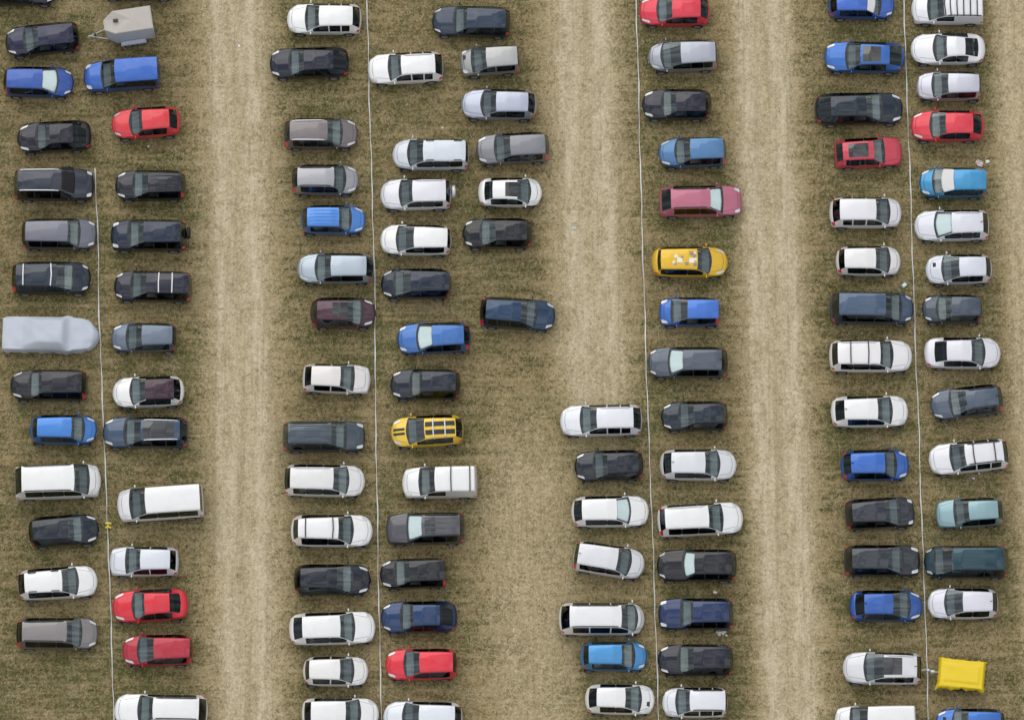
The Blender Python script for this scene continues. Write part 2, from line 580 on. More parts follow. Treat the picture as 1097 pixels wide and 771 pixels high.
    q.material_slots[0].link = 'OBJECT'; q.material_slots[0].material = M_SEATS[sm]
    # wheels
    rs = s.wr / .33
    for xd in (s.xf, s.xr):
        for sg in (1, -1):
            w = share(P_TYRE, 'wheel', root, (L / 2 - xd, sg * (s.hw - .115), .325 * rs), (0, 0, 0 if sg > 0 else math.pi), (rs, 1, rs))
            share(P_RIM, 'rim', w)
    # gap round the bonnet: one line from cowl to cowl
    m = MB()
    pts = []
    hf = max(.16, min(.30, hl - .12))
    for sg in (1, -1):
        leg = []
        for k in range(6):
            dd = hf + (s.dC - hf) * k / 5
            leg.append(s.top(dd, sg * .90 * interp(s.k_w7, dd) * s.hw))
        pts += leg[::-1] if sg > 0 else [s.top(hf, .9 * interp(s.k_w7, hf) * s.hw * q) for q in (.6, .2, -.2, -.6)] + leg
    m.sweep(pts, .007, .010)
    m.build('bonnet_gap', M_TRIM, root)
    # mirrors
    dm = s.dW + .32
    y4, z4 = s.pt(dm, 4)
    for sg in (1, -1):
        q = share(P_MIRROR, 'mirror', root, (L / 2 - dm, sg * (y4 + .12), z4 + .06), (0, 0, 0), (1, sg, 1))
        if not o.get('blackmirror'):
            q.material_slots[0].link = 'OBJECT'; q.material_slots[0].material = P
    share(P_PLATE, 'number_plate', root, (L / 2 - .09, 0, .38))
    share(P_PLATE, 'number_plate', root, (-L / 2 + .09, 0, .40))
    # roof furniture
    ra, rb = s.dF + .16, s.dR - .12
    if o.get('rails'):
        rm = {'silver': M_SILV, 'black': M_TRIM}[o['rails']]
        for sg in (1, -1):
            pts = []
            segs = [(ra, rb)] if not o.get('shortrails') else [(ra, ra + .45), (rb - .55, rb - .1)]
            m = MB()
            for q0, q1 in segs:
                pts = []
                for k in range(9):
                    dd = q0 + (q1 - q0) * k / 8
                    p = s.top(dd, sg * (interp(s.k_w7, dd) * s.hw * .97))
                    p.z += .05 if 0 < k < 8 else .0
                    pts.append(p)
                m.sweep(pts, .026, .018)
            m.build('roof_rail', rm, root)
    for k in range(o.get('bars', 0)):
        nb = o['bars']
        dd = ra + .15 + (rb - ra - .45) * (k / max(1, nb - 1)) if 'barpos' not in o else s.dF + (s.dR - s.dF) * o['barpos'][k]
        yy = interp(s.k_w7, dd) * s.hw * 1.0
        p0, p1, pm = s.top(dd, yy), s.top(dd, -yy), s.top(dd, 0)
        m = MB()
        zz = pm.z + .075
        m.sweep([(p0.x, yy, p0.z + .0), (p0.x, yy * .98, zz - .01), (pm.x, 0, zz), (p1.x, -yy * .98, zz - .01), (p1.x, -yy, p1.z)], .032, .014)
        m.build('roof_bar', {'silver': M_SILV, 'black': M_TRIM}[o.get('barcol', 'black')], root)
    if o.get('ribs'):
        for k in range(o['ribs']):
            y = (k / (o['ribs'] - 1) - .5) * 1.4 * interp(s.k_w7, s.dR) * s.hw
            m = MB()
            m.sweep([s.top(ra + (rb - ra) * q / 6, y) + Vector((0, 0, .012)) for q in range(7)], .03, .012)
            m.build('roof_rib', RP, root)
    if o.get('aerial'):
        m = MB()
        p = s.top(s.dR - .15, 0)
        m.sweep([p, p + Vector((-.05, 0, .05)), p + Vector((-.16, 0, .16))], .014, .014)
        m.build('aerial', M_TRIM, root)
    if o.get('scoop'):
        m = MB()
        p = s.top(s.dC - .35, -.25)
        m.box(p.x - .1, p.x + .1, p.y - .14, p.y + .14, p.z - .03, p.z + .025, 0, .03, .03)
        m.build('bonnet_scoop', M_TRIM, root)
    if o.get('spare'):
        m = MB()
        m.lathe_y([(.16, -.1), (.33, -.09), (.345, 0), (.33, .09), (.12, .11)], 22)
        q = m.build('spare_wheel', P if o['spare'] == 'cover' else M_TYRE, root, smooth=True)
        q.location = (-L / 2 - .10, -.12, .86)
        q.rotation_euler = (0, 0, R(90))
    if o.get('stripes'):
        for sg in (1, -1):
            for q0, q1, nn in ((.18, s.dC - .04, 6), (s.dF + .06, s.dR - .05, 8)):
                m = MB()
                for k in range(nn):
                    e0, e1 = q0 + (q1 - q0) * k / nn, q0 + (q1 - q0) * (k + 1) / nn
                    ya, yb = (sg * .06, sg * .20) if nn == 6 else (sg * .10, sg * .38)
                    b0 = len(m.v)
                    up = Vector((0, 0, .014))
                    for dd, y in ((e0, ya), (e1, ya), (e1, yb), (e0, yb)):
                        m.v.append(tuple(s.top(dd, y) + up))
                    m.f.append((b0, b0 + 1, b0 + 2, b0 + 3)); m.m.append(0)
                m.build('racing_stripe', M_TRIM, root)
    if o.get('pixels'):
        gm = simple('grey_sticker', (.30, .25, .20), .5)
        wm = simple('white_sticker', (.80, .78, .70), .5)
        m = MB()
        for fx, y, hs, mi in ((.04, -.34, .10, 0), (.04, -.02, .08, 1), (.06, .16, .10, 0), (.14, .32, .12, 0), (.14, -.10, .15, 1), (.27, -.30, .10, 0),
                              (.46, -.08, .15, 1), (.40, .10, .07, 0), (.56, .15, .10, 1), (.62, -.22, .08, 1), (.59, -.30, .07, 0), (.05, .36, .06, 1)):
            dd = s.dF + (s.dR - s.dF) * fx + .06
            p = s.top(dd, y)
            b0 = len(m.v)
            for ux, uy in ((-1, -1), (1, -1), (1, 1), (-1, 1)):
                pp = s.top(dd - ux * hs, y + uy * hs); pp.z += .012
                m.v.append(tuple(pp))
            m.f.append((b0, b0 + 1, b0 + 2, b0 + 3)); m.m.append(mi)
        m.build('roof_sticker', [gm, wm], root)
    if o.get('towbar'):
        m = MB()
        m.sweep([(-L / 2 + .1, 0, .42), (-L / 2 - .1, 0, .40), (-L / 2 - .22, 0, .44)], .035, .035)
        m.build('tow_bar', M_SILV, root)
    # sunshades and covers: things of their own
    for kk, mat, nm, cat, grow, off in (('shade', M_SHADE, 'sunshade', 'sunshade', .90, -.045), ('cover', M_CLOTHW, 'windscreen_cover', 'cover', 1.02, .03),
                                        ('bcover', M_CLOTHB, 'windscreen_cover', 'cover', 1.0, .03)):
        if kk not in o: continue
        vv, ff = [], []
        q0, q1 = (0.05, .97) if kk == 'shade' else (.42, 1.0) if kk == 'cover' else (-.02, 1.06)
        NU, NV = 5, 8
        for u in range(NU + 1):
            dd = s.dW + (s.dF - s.dW) * (q0 + (q1 - q0) * u / NU)
            wy = min(interp(s.k_w7, dd) * s.hw, 9) * grow * (.96 if kk == 'shade' else 1.0)
            if kk == 'bcover': wy = s.hw * 1.06
            for v in range(NV + 1):
                y = wy * (1 - 2 * v / NV)
                p = s.top(dd, y)
                if kk == 'bcover' and v in (0, NV): p.z = 1.0 if v == 0 else .95
                if kk == 'bcover' and v in (1, NV - 1): p.z -= .06
                wob = .012 * math.sin(u * 2.1 + v * 1.7)
                vv.append(p + Vector((off * .5, 0, off + wob)))
        for u in range(NU):
            for v in range(NV):
                q = u * (NV + 1) + v
                ff.append((q, q + NV + 1, q + NV + 2, q + 1))
        so = mesh_obj(nm, vv, ff, mat, None, None, 1)
        md = so.modifiers.new('Thickness', 'SOLIDIFY'); md.thickness = .008
        so.location = root.location
        so.rotation_euler = root.rotation_euler
        so['label'] = o[kk]
        so['category'] = cat
    return root


# ---- far left column, noses either side
car(-20, 62, -28, 8, 0, 'R', 'hatch', (34, 38, 56), 'dark navy car cut off by the top edge at the far left corner')
car(4, 87, 22, 63, 6, 'L', 'estate', (36, 40, 66), 'smooth dark navy estate left of the grey box trailer', fr=(.25, .45, .92, .98))
car(3, 80, 71, 106, -1, 'R', 'hatch', (48, 82, 176), 'blue hatchback with silver sunshade, left of the blue van', tall=1, blackrear=1, fr=(.22, .43, .93, .985),
    shade='silver sunshade in the blue hatchback left of the blue van')
car(17, 99, 127, 167, 3, 'L', 'sedan', (40, 42, 50), 'black saloon with pale shine on its rear glass, left of the bright red hatchback', fr=(.26, .45, .76, .93), clear=1)
car(15, 101, 180, 217, 0, 'R', 'suv', (62, 58, 64), 'black off-roader with a black cloth over its windscreen', sq=1, rails='silver', H=1.82,
    bcover='black cloth draped over the windscreen of the black off-roader', fr=(.24, .38, .93, .98))
car(23, 104, 234, 268, 0, 'R', 'estate', (112, 114, 126), 'plain mid grey estate below the off-roader with the covered windscreen', blackrear=1, fr=(.22, .37, .93, .985))
car(13, 98, 280, 317, 0, 'R', 'suv', (56, 56, 62), 'dark estate with two silver roof bars just above the sheet-covered car', bars=2, barcol='silver', tall=1, H=1.6, fr=(.21, .42, .93, .985))
car(11, 94, 395, 431, 0, 'L', 'mpv', (42, 42, 48), 'black people carrier just below the sheet-covered car', tall=1, fr=(.25, .42, .93, .98), W=1.78)
car(32, 104, 443, 478, 0, 'R', 'small', (52, 122, 218), 'bright blue city car nose to nose with the railed dark estate', fr=(.19, .36, .87, .95), W=1.68)
car(16, 108, 494, 537, 2, 'R', 'bus', (232, 232, 236), 'white minibus with black roof rails, left of the first tape', rails='black', fr=(.135, .29, .90, .985))
car(30, 107, 549, 588, 4, 'R', 'hatch', (48, 49, 54), 'black hatchback between the railed white minibus and the white hatchback', fr=(.22, .42, .92, .985))
car(19, 105, 604, 645, 4, 'R', 'hatch', (232, 232, 234), 'white hatchback with short black roof rails, left of the silver one', rails='black', shortrails=1, fr=(.24, .43, .90, .985), W=1.80)
car(18, 105, 661, 696, 0, 'R', 'estate', (132, 128, 128), 'brown grey estate with dark sides, lowest in the far left column', tall=1, fr=(.20, .37, .91, .985), rails='black')
# ---- second column
car(106, 190, -34, 2, 0, 'L', 'hatch', (34, 40, 70), 'navy car at the top edge above the grey box trailer')
car(88, 172, 60, 100, 4, 'L', 'van', (40, 92, 194), 'blue van with long plain roof, below the grey box trailer', H=1.84, windows=1, fr=(.24, .42, .975, .986), W=1.76)
car(118, 195, 112, 152, 4, 'L', 'hatch', (205, 52, 60), 'bright red hatchback below the blue van', fr=(.27, .45, .84, .95), clear=1)
car(123, 200, 181, 217, 0, 'L', 'hatch', (46, 44, 50), 'black hatchback with ribbed roof, right of the tape end', tall=1, ribs=4, fr=(.25, .47, .93, .985))
car(119, 200, 235, 271, 0, 'L', 'suv', (42, 50, 66), 'dark navy off-roader with a spare wheel on its tail', sq=1, spare='bare', H=1.72, fr=(.24, .44, .92, .98), W=1.8)
car(122, 206, 289, 325, -1, 'L', 'estate', (44, 46, 54), 'black estate with two silver roof bars, right of the first tape', bars=2, barcol='silver', barpos=(.30, .62), H=1.6, fr=(.22, .42, .96, .99))
car(119, 190, 345, 379, 0, 'L', 'small', (104, 116, 134), 'slate blue city car above the white one with maroon roof', fr=(.24, .47, .93, .985), W=1.68)
car(120, 198, 400, 440, 2, 'L', 'hatch', (226, 226, 230), 'white hatchback with a dark maroon roof', roof=(70, 48, 54), blackrear=0, fr=(.25, .46, .86, .95))
car(110, 202, 445, 482, 0, 'L', 'estate', (74, 84, 104), 'dark blue estate with silver rails and black glass roof', rails='silver', sunroof=(.06, .86), fr=(.26, .45, .90, .985))
car(125, 218, 515, 562, 4, 'L', 'bus', (230, 228, 228), 'plain roofed white minibus with dark front bumper, right of the first tape', clad=1, fr=(.16, .335, .965, .985))
car(118, 191, 584, 619, 0, 'L', 'hatch', (206, 210, 218), 'silver hatchback above the round red coupe', sq=1, pil=1, fr=(.25, .45, .88, .96), W=1.68)
car(120, 202, 628, 669, 3, 'L', 'coupe', (205, 36, 52), 'round tailed red coupe below the silver hatchback', fr=(.27, .43, .76, .90), clear=1, H=1.40)
car(131, 207, 678, 715, 1, 'L', 'hatch', (170, 34, 54), 'dark red hatchback below the round red coupe', fr=(.22, .45, .95, .99), tall=0)
car(123, 222, 742, 780, -1, 'L', 'estate', (226, 228, 234), 'large white estate at the bottom edge beside the first tape', ribs=0, H=1.6, W=1.86, fr=(.27, .42, .91, .985), rails='black')
# ---- third column
car(307, 388, 4, 38, 0, 'L', 'estate', (226, 226, 232), 'white estate at the top, left of the second tape', pil=1, fr=(.25, .43, .88, .975), clear=1)
car(288, 375, 50, 86, 1, 'L', 'sedan', (48, 46, 54), 'black saloon with a glint on its rear glass, below the topmost white estate', fr=(.25, .43, .80, .96), clear=1)
car(303, 384, 126, 161, 0, 'R', 'estate', (122, 114, 116), 'brownish grey estate with silver roof rails, left of the second tape', rails='silver', tall=1, fr=(.21, .40, .90, .975))
car(312, 385, 175, 211, 0, 'R', 'hatch', (162, 162, 168), 'light grey hatchback above the bright blue city car', fr=(.20, .36, .90, .985), tall=1, rails='black')
car(322, 392, 219, 253, 0, 'R', 'small', (72, 130, 228), 'bright blue city car with ribbed roof, left of the second tape', ribs=5, fr=(.22, .40, .89, .97), W=1.68)
car(318, 401, 270, 306, 0, 'L', 'hatch', (172, 184, 196), 'pale ice blue hatchback above the maroon one', fr=(.24, .44, .90, .985), W=1.75)
car(332, 403, 318, 353, 0, 'R', 'hatch', (84, 52, 62), 'dark maroon hatchback left of the second tape', fr=(.20, .42, .88, .96), sunroof=(.0, .5))
car(324, 397, 388, 424, -2, 'R', 'hatch', (214, 210, 208), 'cream white square hatchback above the slate boxy estate', sq=1, pil=1, fr=(.25, .43, .86, .96), W=1.68)
car(303, 391, 450, 486, 0, 'R', 'suv', (80, 84, 92), 'slate grey boxy estate with rails and roof ribs', sq=1, rails='black', ribs=4, H=1.7, W=1.76, fr=(.23, .40, .92, .98))
car(304, 391, 497, 533, -1, 'R', 'estate', (216, 214, 214), 'silver white estate with pale grey sides, below the slate boxy estate', rails='silver', fr=(.20, .38, .91, .985), W=1.82)
car(312, 399, 548, 589, 0, 'R', 'coupe', (226, 228, 232), 'white fastback with two thin black roof bars', bars=2, fr=(.24, .41, .90, .965), H=1.55, W=1.84)
car(315, 397, 603, 639, 0, 'R', 'hatch', (50, 48, 52), 'black hatchback with dark glossy roof, below the white barred fastback', fr=(.23, .43, .90, .98))
car(310, 402, 653, 693, 2, 'R', 'sedan', (230, 230, 232), 'white saloon opposite the navy saloon', fr=(.245, .40, .84, .945), W=1.84)
car(325, 394, 701, 737, 0, 'R', 'small', (224, 222, 220), 'small white city car below the long white saloon', pil=1, fr=(.22, .42, .89, .96), W=1.66, seat=2)
car(324, 405, 744, 785, 0, 'R', 'estate', (226, 226, 228), 'white car cut by the bottom edge, left of the second tape', fr=(.24, .42, .87, .96))
# ---- fourth column
car(393, 476, 55, 92, 3, 'L', 'estate', (226, 224, 226), 'white estate whose nose lies over the second tape', pil=1, rails='silver', fr=(.28, .44, .89, .985), nohead=None)
car(420, 503, 147, 185, 0, 'L', 'mpv', (200, 206, 214), 'silver people carrier with short black roof rails', rails='black', shortrails=1, fr=(.20, .40, .95, .99))
car(407, 484, 190, 228, 1, 'L', 'suv', (214, 214, 220), 'silver white off-roader with a pale spare wheel cover', spare='cover', rails='silver', H=1.65, fr=(.27, .45, .92, .98), clad=0, W=1.80)
car(407, 484, 239, 276, -1, 'L', 'hatch', (228, 230, 234), 'white hatchback below the off-roader with pale spare wheel', fr=(.23, .47, .94, .99), tall=0)
car(408, 484, 289, 320, 0, 'L', 'hatch', (48, 50, 60), 'dark navy hatchback below the white hatchback, right of the second tape', fr=(.18, .42, .96, .99), ls=1.0)
car(425, 505, 344, 381, 2, 'L', 'hatch', (56, 104, 190), 'blue hatchback with a pale sunshade, opposite the maroon hatchback', fr=(.27, .47, .90, .975), tall=1,
    shade='pale sunshade in the blue hatchback opposite the maroon one')
car(418, 494, 395, 429, 0, 'L', 'hatch', (54, 50, 56), 'black hatchback above the yellow one with black stripes', fr=(.28, .45, .92, .98), H=1.56)
car(418, 497, 442, 482, 3, 'L', 'hatch', (222, 186, 50), 'yellow hatchback with black racing stripes and silver roof bars', stripes=1, bars=2, barcol='silver', barpos=(.28, .66), fr=(.22, .46, .89, .98))
car(431, 511, 497, 535, 1, 'L', 'van', (226, 226, 230), 'small white panel van with two black roof bars', bars=2, barpos=(.40, .86), fr=(.235, .43, .975, .986))
car(414, 498, 547, 586, 1, 'L', 'suv', (92, 88, 92), 'grey brown off-roader with open sunroof and bright sunshade', sq=1, sunroof=(.08, .36), ribs=4, rails='black', fr=(.27, .45, .93, .98), H=1.72, W=1.8,
    shade='bright sunshade in the grey brown off-roader with sunroof', nohead=1)
car(407, 479, 597, 632, 2, 'L', 'mpv', (44, 42, 46), 'short black people carrier above the navy saloon', tall=1, fr=(.22, .44, .95, .985), W=1.72, two=1)
car(408, 490, 642, 680, 1, 'L', 'sedan', (40, 62, 100), 'navy saloon with pale rear glass, above the red hatchback', fr=(.26, .42, .77, .94), clear=1)
car(413, 490, 693, 730, 1, 'L', 'hatch', (212, 40, 58), 'bright red hatchback second from the bottom, right of the second tape', fr=(.26, .47, .93, .985), tall=0)
car(411, 495, 748, 788, -1, 'L', 'hatch', (212, 216, 226), 'silver hatchback cut by the bottom edge, right of the second tape', fr=(.25, .45, .90, .98))
# ---- fifth column
car(462, 548, 6, 41, -1, 'L', 'estate', (58, 62, 76), 'dark slate estate at the top of the fifth column', fr=(.28, .44, .93, .985))
car(492, 558, 47, 85, 4, 'L', 'mpv', (172, 172, 172), 'short silver people carrier below the dark slate estate', sq=1, pil=1, fr=(.20, .43, .95, .99), W=1.66, H=1.6, two=1, scoop=1)
car(493, 576, 94, 131, -1, 'L', 'hatch', (176, 182, 202), 'lavender silver hatchback above the mid grey estate', fr=(.27, .46, .88, .97), tall=0)
car(509, 590, 141, 178, 3, 'L', 'estate', (126, 128, 134), 'mid grey estate right of the silver people carrier', tall=1, fr=(.25, .46, .93, .98))
car(512, 581, 189, 224, 0, 'R', 'coupe', (226, 224, 224), 'small white coupe with dark glass front roof', sunroof=(.0, .50), fr=(.18, .38, .77, .90), W=1.70, H=1.42, clear=1)
car(495, 571, 233, 268, 0, 'L', 'hatch', (42, 40, 46), 'black hatchback below the small white coupe', fr=(.25, .47, .91, .98))
car(513, 596, 316, 357, -4, 'R', 'estate', (56, 64, 92), 'navy estate standing alone in the wide lane', tall=1, fr=(.25, .45, .91, .985))
# ---- sixth column
car(600, 688, 431, 470, 1, 'L', 'estate', (216, 218, 226), 'long white estate at the top of the short column', pil=1, rails='silver', fr=(.25, .44, .885, .98))
car(615, 690, 481, 517, 2, 'L', 'hatch', (50, 48, 52), 'black hatchback below the long white estate', fr=(.27, .47, .91, .98))
car(612, 695, 529, 567, 1, 'R', 'hatch', (228, 228, 230), 'white hatchback with a pale green sunshade', fr=(.24, .41, .86, .965),
    shade='pale green sunshade in the white hatchback above the tilted silver car')
car(613, 692, 578, 623, -9, 'R', 'mpv', (210, 210, 214), 'silver people carrier parked at a clear tilt', tall=1, fr=(.20, .38, .93, .985), H=1.55, W=1.76, aerial=1)
car(599, 690, 643, 683, 0, 'R', 'mpv', (220, 220, 222), 'white people carrier with a very long windscreen', pil=1, rails='black', fr=(.085, .27, .87, .97), W=1.84, H=1.66)
car(622, 693, 686, 720, 0, 'R', 'small', (58, 140, 218), 'sky blue city car below the white people carrier', fr=(.20, .38, .87, .95), W=1.66)
car(627, 701, 731, 767, -1, 'R', 'hatch', (222, 222, 222), 'white hatchback with a bonnet vent at the bottom left of the third tape', scoop=1, fr=(.20, .42, .83, .945), clear=1, W=1.70)
# ---- seventh column
car(684, 761, -6, 31, 0, 'L', 'hatch', (205, 44, 66), 'red hatchback at the top beside the third tape', fr=(.25, .46, .86, .97))
car(693, 770, 41, 81, 2, 'L', 'mpv', (166, 170, 182), 'silver people carrier below the topmost red hatchback', fr=(.19, .46, .95, .99), H=1.58)
car(687, 763, 95, 130, 0, 'L', 'sedan', (46, 44, 52), 'black car above the blue people carrier, right of the third tape', fr=(.28, .48, .90, .975), H=1.45)
car(704, 779, 145, 183, 2, 'L', 'mpv', (80, 116, 176), 'blue people carrier above the pink maroon estate', tall=1, fr=(.24, .46, .94, .99), W=1.74)
car(706, 795, 197, 235, 1, 'R', 'estate', (174, 98, 120), 'pink maroon estate with a white sunshade', sq=1, fr=(.24, .385, .86, .97), rails='black', tall=0,
    shade='white sunshade in the pink maroon estate')
car(698, 780, 261, 301, 0, 'R', 'hatch', (214, 172, 22), 'yellow hatchback with grey and white squares on its roof', pixels=1, fr=(.22, .40, .88, .925))
car(706, 771, 318, 351, 0, 'L', 'small', (54, 106, 210), 'square blue city car below the yellow hatchback', sq=1, fr=(.20, .46, .965, .99), W=1.66, tall=1)
car(694, 780, 370, 407, 0, 'L', 'estate', (88, 92, 102), 'dark grey estate with a pale green sunshade', fr=(.26, .43, .91, .985), aerial=1,
    shade='pale green sunshade in the dark grey estate')
car(708, 780, 429, 463, 1, 'L', 'estate', (54, 52, 58), 'black estate between the sunshaded grey estate and a silver hatchback', fr=(.26, .48, .92, .98), W=1.70)
car(707, 789, 479, 517, 0, 'R', 'hatch', (208, 210, 214), 'silver hatchback with black side moulding, above the red-lamped white estate', fr=(.22, .41, .85, .955), aerial=1)
car(704, 796, 535, 578, 3, 'R', 'estate', (228, 228, 230), 'long white estate with red tail lamps, right of the third tape', tall=1, rails='silver', fr=(.24, .40, .91, .97), W=1.84, H=1.56)
car(704, 789, 587, 625, 0, 'L', 'suv', (42, 42, 46), 'black off-roader with a bright folding sunshade', fr=(.33, .46, .92, .985), H=1.6, W=1.82, aerial=1,
    shade='bright folding sunshade in the black off-roader')
car(706, 785, 640, 675, 0, 'L', 'estate', (50, 56, 92), 'navy estate above the scattered white paper', sq=1, fr=(.30, .45, .93, .985))
car(705, 785, 687, 727, 0, 'L', 'mpv', (46, 46, 52), 'black people carrier below the scattered white paper', tall=0, fr=(.27, .46, .94, .985), aerial=1)
car(710, 779, 735, 770, 0, 'L', 'mpv', (214, 216, 222), 'white people carrier with black rails at the bottom, right of the third tape', pil=1, rails='black', H=1.55, W=1.7, fr=(.21, .41, .95, .99))
# ---- eighth column
car(886, 959, -15, 25, 0, 'R', 'hatch', (58, 98, 206), 'blue hatchback with white windscreen cover at the top edge', fr=(.22, .42, .87, .96),
    cover='white cover on the windscreen of the blue hatchback at the top edge')
car(882, 970, 43, 81, -1, 'L', 'sedan', (38, 100, 196), 'bright blue saloon with a black sunroof', sunroof=(.08, .70), fr=(.27, .44, .80, .955), W=1.82)
car(872, 968, 97, 137, 1, 'R', 'sedan', (52, 52, 58), 'large black saloon, left of the red one with pale rear glass', fr=(.24, .42, .82, .955), W=1.88)
car(893, 967, 145, 183, 3, 'R', 'coupe', (190, 60, 78), 'faded red coupe with double glass sunroof', sq=1, sunroof=(.18, .82), fr=(.27, .42, .88, .97), H=1.36, W=1.72, nohead=1)
car(888, 966, 210, 247, 0, 'R', 'mpv', (218, 216, 220), 'white people carrier below the faded red coupe', pil=1, tall=1, fr=(.17, .36, .86, .955), H=1.6, W=1.76)
car(895, 965, 262, 298, 0, 'R', 'hatch', (220, 218, 218), 'pearl white hatchback above the slate blue people carrier', tall=1, fr=(.18, .39, .87, .955), W=1.72)
car(888, 979, 312, 349, -1, 'R', 'mpv', (78, 90, 112), 'slate blue people carrier touching the fourth tape', fr=(.15, .34, .89, .97), W=1.86, H=1.75)
car(888, 977, 362, 402, 0, 'R', 'suv', (224, 222, 224), 'white off-roader with two thin black roof bars', bars=2, barpos=(.28, .70), rails='silver', clad=0, fr=(.24, .39, .90, .965), H=1.66, W=1.84)
car(890, 973, 420, 462, 1, 'R', 'hatch', (226, 226, 228), 'plain white hatchback above the deep blue hatchback', fr=(.215, .40, .83, .945), aerial=1, W=1.80, clear=1)
car(900, 974, 478, 519, 1, 'R', 'hatch', (42, 100, 204), 'deep blue hatchback left of the white estate with roof bars', tall=1, fr=(.19, .36, .85, .955), aerial=1)
car(905, 980, 530, 570, 3, 'R', 'hatch', (66, 62, 68), 'black hatchback tilted slightly, left of the teal one', sq=1, fr=(.22, .43, .90, .965))
car(905, 985, 582, 619, 0, 'R', 'estate', (66, 64, 68), 'black estate nose to nose with the dark teal van', sq=1, fr=(.24, .43, .90, .965), two=1)
car(910, 988, 630, 668, 0, 'R', 'hatch', (40, 88, 184), 'blue hatchback with pale headlamps, above the silver car on a trailer coupling', fr=(.18, .41, .80, .92), clear=1, aerial=1)
car(903, 987, 697, 735, -1, 'L', 'suv', (208, 208, 212), 'silver off-roader with black glass roof coupled to the yellow trailer', sunroof=(.0, .56), towbar=1, clad=0, fr=(.27, .50, .92, .985), H=1.62, W=1.82, rails='silver', aerial=1)
car(895, 981, 752, 792, 1, 'L', 'van', (224, 226, 230), 'white panel van cut by the bottom edge', fr=(.19, .39, .975, .986))
# ---- ninth column
car(976, 1054, -10, 28, 0, 'L', 'van', (220, 220, 226), 'white panel van with a barred roof rack at the top edge', bars=6, barpos=(.02, .16, .33, .50, .67, .84), rails='black', fr=(.23, .43, .975, .986))
car(975, 1056, 33, 73, 0, 'L', 'coupe', (220, 220, 228), 'white sports coupe below the van with a roof rack', fr=(.31, .47, .72, .90), clear=1)
car(981, 1052, 75, 111, 0, 'L', 'small', (196, 196, 208), 'silver city car above the red saloon', fr=(.24, .47, .94, .985), W=1.68)
car(975, 1055, 117, 154, 0, 'L', 'sedan', (206, 50, 66), 'red saloon with pale rear glass, right of the fourth tape', fr=(.26, .46, .83, .955), clear=1)
car(984, 1057, 178, 215, 0, 'L', 'mpv', (36, 140, 206), 'turquoise blue people carrier with a white windscreen cover', fr=(.20, .50, .97, .99), W=1.74, H=1.55,
    cover='white cover on the windscreen of the turquoise people carrier')
car(979, 1060, 222, 262, 1, 'L', 'estate', (206, 208, 216), 'silver estate with a pale sunshade, below the turquoise people carrier', fr=(.27, .48, .90, .975), rails='silver', aerial=1,
    shade='pale sunshade in the silver estate below the turquoise people carrier')
car(991, 1063, 270, 308, 1, 'L', 'hatch', (200, 204, 214), 'silver hatchback with a bonnet vent, right of the fourth tape', scoop=1, fr=(.24, .49, .89, .97), W=1.72)
car(987, 1052, 315, 348, 0, 'L', 'small', (78, 82, 92), 'small charcoal city car above the silver saloon', fr=(.24, .48, .95, .99), W=1.66)
car(990, 1072, 360, 397, 0, 'R', 'sedan', (212, 212, 218), 'silver white saloon facing the field edge below the charcoal city car', fr=(.215, .39, .715, .87), W=1.80, clear=1)
car(995, 1076, 409, 453, 7, 'L', 'hatch', (88, 94, 108), 'charcoal blue hatchback parked at a tilt above the barred white estate', tall=1, fr=(.26, .48, .91, .975), aerial=1, rails='black')
car(994, 1081, 468, 511, 6, 'L', 'estate', (216, 216, 220), 'white estate at a tilt with two black roof bars and rails', pil=1, bars=2, barpos=(.22, .78), rails='black', fr=(.27, .44, .92, .985))
car(1002, 1075, 531, 568, 3, 'L', 'hatch', (134, 170, 178), 'pale teal hatchback above the dark teal van', sq=1, fr=(.27, .47, .90, .975), W=1.66, nohead=1)
car(990, 1080, 583, 621, 0, 'L', 'mpv', (48, 68, 80), 'dark teal people carrier whose nose touches the fourth tape', fr=(.11, .33, .92, .975), W=1.86, H=1.75)
car(994, 1069, 629, 664, 0, 'L', 'hatch', (206, 206, 216), 'silver hatchback below the dark teal people carrier', fr=(.24, .48, .90, .975), aerial=1, W=1.74)
car(1002, 1076, 757, 794, 0, 'L', 'hatch', (44, 102, 200), 'blue hatchback cut by the bottom edge below the yellow trailer', scoop=1, fr=(.24, .46, .92, .985))

